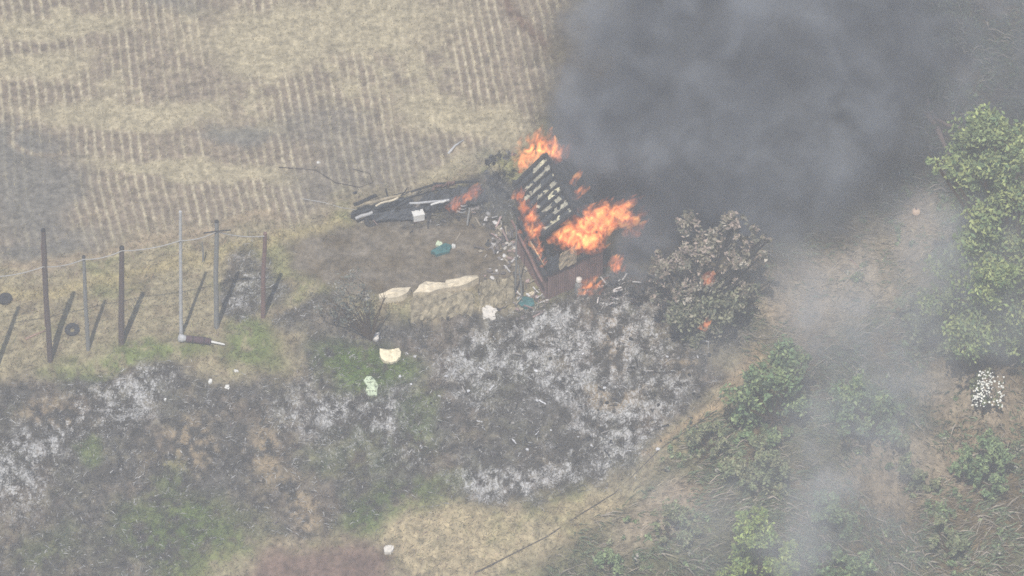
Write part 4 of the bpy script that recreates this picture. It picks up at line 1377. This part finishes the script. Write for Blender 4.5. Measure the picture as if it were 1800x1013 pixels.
def smoke(name, blobs, m, voxel, warp, contrast, label=None, seed=0.0, nscale=.42):
    """blobs: (px, py, height above z=0, radius m, weight) -> a fog volume grown by a node field"""
    ng = bpy.data.node_groups.new(name, 'GeometryNodeTree')
    ng.interface.new_socket('Geometry', in_out='OUTPUT', socket_type='NodeSocketGeometry')
    N, L = ng.nodes, ng.links
    out = N.new('NodeGroupOutput')
    pos = N.new('GeometryNodeInputPosition')

    def vm(op, a, b=None, sc=None):
        k = N.new('ShaderNodeVectorMath'); k.operation = op
        for s, v in ((0, a), (1, b)):
            if v is None: continue
            if hasattr(v, 'is_linked'): L.new(v, k.inputs[s])
            else: k.inputs[s].default_value = v
        if sc is not None: k.inputs['Scale'].default_value = sc
        return k

    def mt(op, a, b=None, c=None, clamp=False):
        k = N.new('ShaderNodeMath'); k.operation = op; k.use_clamp = clamp
        for s, v in ((0, a), (1, b), (2, c)):
            if v is None: continue
            if hasattr(v, 'is_linked'): L.new(v, k.inputs[s])
            else: k.inputs[s].default_value = v
        return k.outputs[0]

    def noise(vec, scale, det, rough=.55):
        k = N.new('ShaderNodeTexNoise'); k.inputs['Scale'].default_value = scale; k.inputs['Detail'].default_value = det
        k.inputs['Roughness'].default_value = rough
        L.new(vec, k.inputs['Vector'])
        return k

    off = vm('ADD', pos.outputs[0], (seed * 13.1, seed * 7.7, seed * 3.3)).outputs[0]
    n1 = noise(off, nscale, 3)
    w1 = vm('SCALE', vm('SUBTRACT', n1.outputs['Color'], (.5, .5, .5)).outputs[0], sc=warp).outputs[0]
    n2 = noise(off, nscale * 3.4, 3)
    w2 = vm('SCALE', vm('SUBTRACT', n2.outputs['Color'], (.5, .5, .5)).outputs[0], sc=warp * .34).outputs[0]
    wp_ = vm('ADD', vm('ADD', pos.outputs[0], w1).outputs[0], w2).outputs[0]
    tot = None
    lo, hi = Vector((1e9,) * 3), Vector((-1e9,) * 3)
    for px, py, z, r, wt in blobs:
        c = at(px, py, z)
        for i in range(3):
            lo[i] = min(lo[i], c[i] - r - warp * .45); hi[i] = max(hi[i], c[i] + r + warp * .45)
        d = vm('DISTANCE', wp_, tuple(c)).outputs['Value']
        mr = N.new('ShaderNodeMapRange'); mr.interpolation_type = 'SMOOTHSTEP'
        L.new(d, mr.inputs[0])
        mr.inputs[1].default_value = r; mr.inputs[2].default_value = r * .35
        mr.inputs[3].default_value = 0; mr.inputs[4].default_value = wt
        tot = mr.outputs[0] if tot is None else mt('MAXIMUM', tot, mr.outputs[0])
    n3 = noise(vm('ADD', wp_, (seed, 5.0, 3.0)).outputs[0], nscale * 1.9, 5, .6)
    md = N.new('ShaderNodeMapRange'); L.new(n3.outputs['Fac'], md.inputs[0])
    md.inputs[1].default_value = .5 - .10; md.inputs[2].default_value = .5 + .12
    md.interpolation_type = 'SMOOTHSTEP'
    md.inputs[3].default_value = 1 - contrast; md.inputs[4].default_value = 1.0
    den = mt('MULTIPLY', tot, md.outputs[0])
    lo.z = max(lo.z, -6)
    vc = N.new('GeometryNodeVolumeCube')
    L.new(den, vc.inputs['Density'])
    vc.inputs['Min'].default_value = lo; vc.inputs['Max'].default_value = hi
    for i, s in enumerate(('Resolution X', 'Resolution Y', 'Resolution Z')):
        vc.inputs[s].default_value = max(8, int((hi[i] - lo[i]) / voxel))
    sm = N.new('GeometryNodeSetMaterial'); sm.inputs['Material'].default_value = m
    L.new(vc.outputs[0], sm.inputs[0]); L.new(sm.outputs[0], out.inputs[0])
    me = bpy.data.meshes.new(name); me.materials.append(m)
    o = bpy.data.objects.new(name, me); COL.objects.link(o)
    md_ = o.modifiers.new('field', 'NODES'); md_.node_group = ng
    return tag(o, label, kind='stuff')


DARK = [(1025, 300, 2.0, 1.5, .85), (1045, 335, 1.2, 1.4, 1.0), (1065, 250, 3.0, 2.3, 1.0), (1030, 170, 5.0, 1.5, .8), (1090, 80, 7.0, 1.7, .5), (1015, 40, 8.0, 1.3, .06), (1005, 120, 6.5, 1.2, .14), (990, 200, 4.5, .9, .4), (1130, 290, 2.6, 2.4, .95), (1150, 180, 7.0, 3.4, 1.0), (1180, 60, 9.0, 3.8, .9),
        (1270, 220, 6.5, 3.4, .95), (1320, 90, 9.0, 4.4, .95), (1420, 190, 7.0, 3.6, .7), (1470, 60, 9.5, 4.6, .75), (1330, 310, 4.0, 2.6, .75), (1450, 300, 3.6, 2.5, .22), (1620, 60, 9.0, 4.2, .16), (1740, 90, 9.0, 4.0, .16), (1560, 230, 5.0, 2.6, .10), (1830, 30, 10, 4.6, .18),
        (1110, 425, .7, 1.3, .9), (1160, 390, 1.2, 1.6, .8), (1230, 370, 1.6, 1.6, .7), (1120, 480, .5, .9, .4), (1310, 390, 1.2, 1.7, .22), (1400, 380, 1.2, 2.0, .14), (1340, 500, .6, 1.6, .10), (1660, 200, 6, 2.6, .08), (1300, 590, .5, 1.4, .08),
        (1160, -60, 10, 3.0, .7), (1050, -40, 10, 1.6, .06), (1250, -90, 11, 5, .9), (1450, -110, 12, 5.5, .8), (880, 345, .6, 1.0, .25)]
DS = smoke_mat('dark_smoke', 2.1, (.37, .39, .43))
n = DS.node_tree.nodes; L = DS.node_tree.links
ge = n.new('ShaderNodeNewGeometry')
no = n.new('ShaderNodeTexNoise'); no.inputs['Scale'].default_value = .42; no.inputs['Detail'].default_value = 3; no.inputs['Distortion'].default_value = .8
L.new(ge.outputs['Position'], no.inputs['Vector'])
cr = n.new('ShaderNodeValToRGB')
cr.color_ramp.elements[0].position = .36; cr.color_ramp.elements[0].color = (.13, .14, .165, 1)
cr.color_ramp.elements[1].position = .64; cr.color_ramp.elements[1].color = (.54, .57, .62, 1)
L.new(no.outputs['Fac'], cr.inputs[0]); L.new(cr.outputs[0], n['Principled Volume'].inputs['Color'])
smoke('smoke', DARK, DS, .15, 4.0, .9, 'thick dark grey smoke rolling away from the burning shed')
PALE = [(1460, 760, 2.2, 2.6, .55), (1530, 860, 2.2, 2.2, .4), (1350, 870, 2.0, 2.2, .22), (1250, 930, 2.0, 2.2, .4), (1560, 960, 2.0, 2.2, .35), (1560, 740, 2.0, 2.4, .6), (1760, 560, 3.5, 2.6, .5), (1480, 560, 2.5, 3.2, .8), (1580, 620, 2.5, 3.0, .6), (1450, 640, 2.0, 2.0, .4), (1700, 440, 4.5, 3.6, .8), (1640, 520, 3.5, 2.6, .7), (1440, 880, 2.0, 2.2, .8), (1400, 960, 2.0, 1.8, .8), (1480, 800, 2.0, 1.8, .7), (1440, 720, 2.0, 1.6, .5), (1380, 460, 1.5, 2.0, .7), (1270, 640, 1.0, 1.3, .3), (1140, 850, 1.2, 1.6, .35), (1460, 330, 2.2, 2.4, .5), (1560, 400, 2.2, 2.2, .25)]
smoke('smoke', PALE, smoke_mat('pale_smoke', .34, (.86, .88, .90)), .2, 2.2, .8, 'thin pale smoke drifting over the scrubby slope', seed=2.0)

# ------------------------------------------------------------------ haze
hz = bpy.data.materials.new('haze'); hz.use_nodes = True
n = hz.node_tree.nodes
n.remove(n['Principled BSDF'])
pv = n.new('ShaderNodeVolumePrincipled')
pv.inputs['Color'].default_value = (.93, .95, 1, 1)
pv.inputs['Density'].default_value = .00118
hz.node_tree.links.new(pv.outputs[0], n['Material Output'].inputs['Volume'])
zlo = float(Z.min()) - 1.0
ztop = CAM.z + 4
MBz = MB().box((0, 0, (zlo + ztop) / 2), (300, 0, 0), (0, 300, 0), (0, 0, (ztop - zlo) / 2))
tag(MBz.build('haze', hz), kind='stuff')
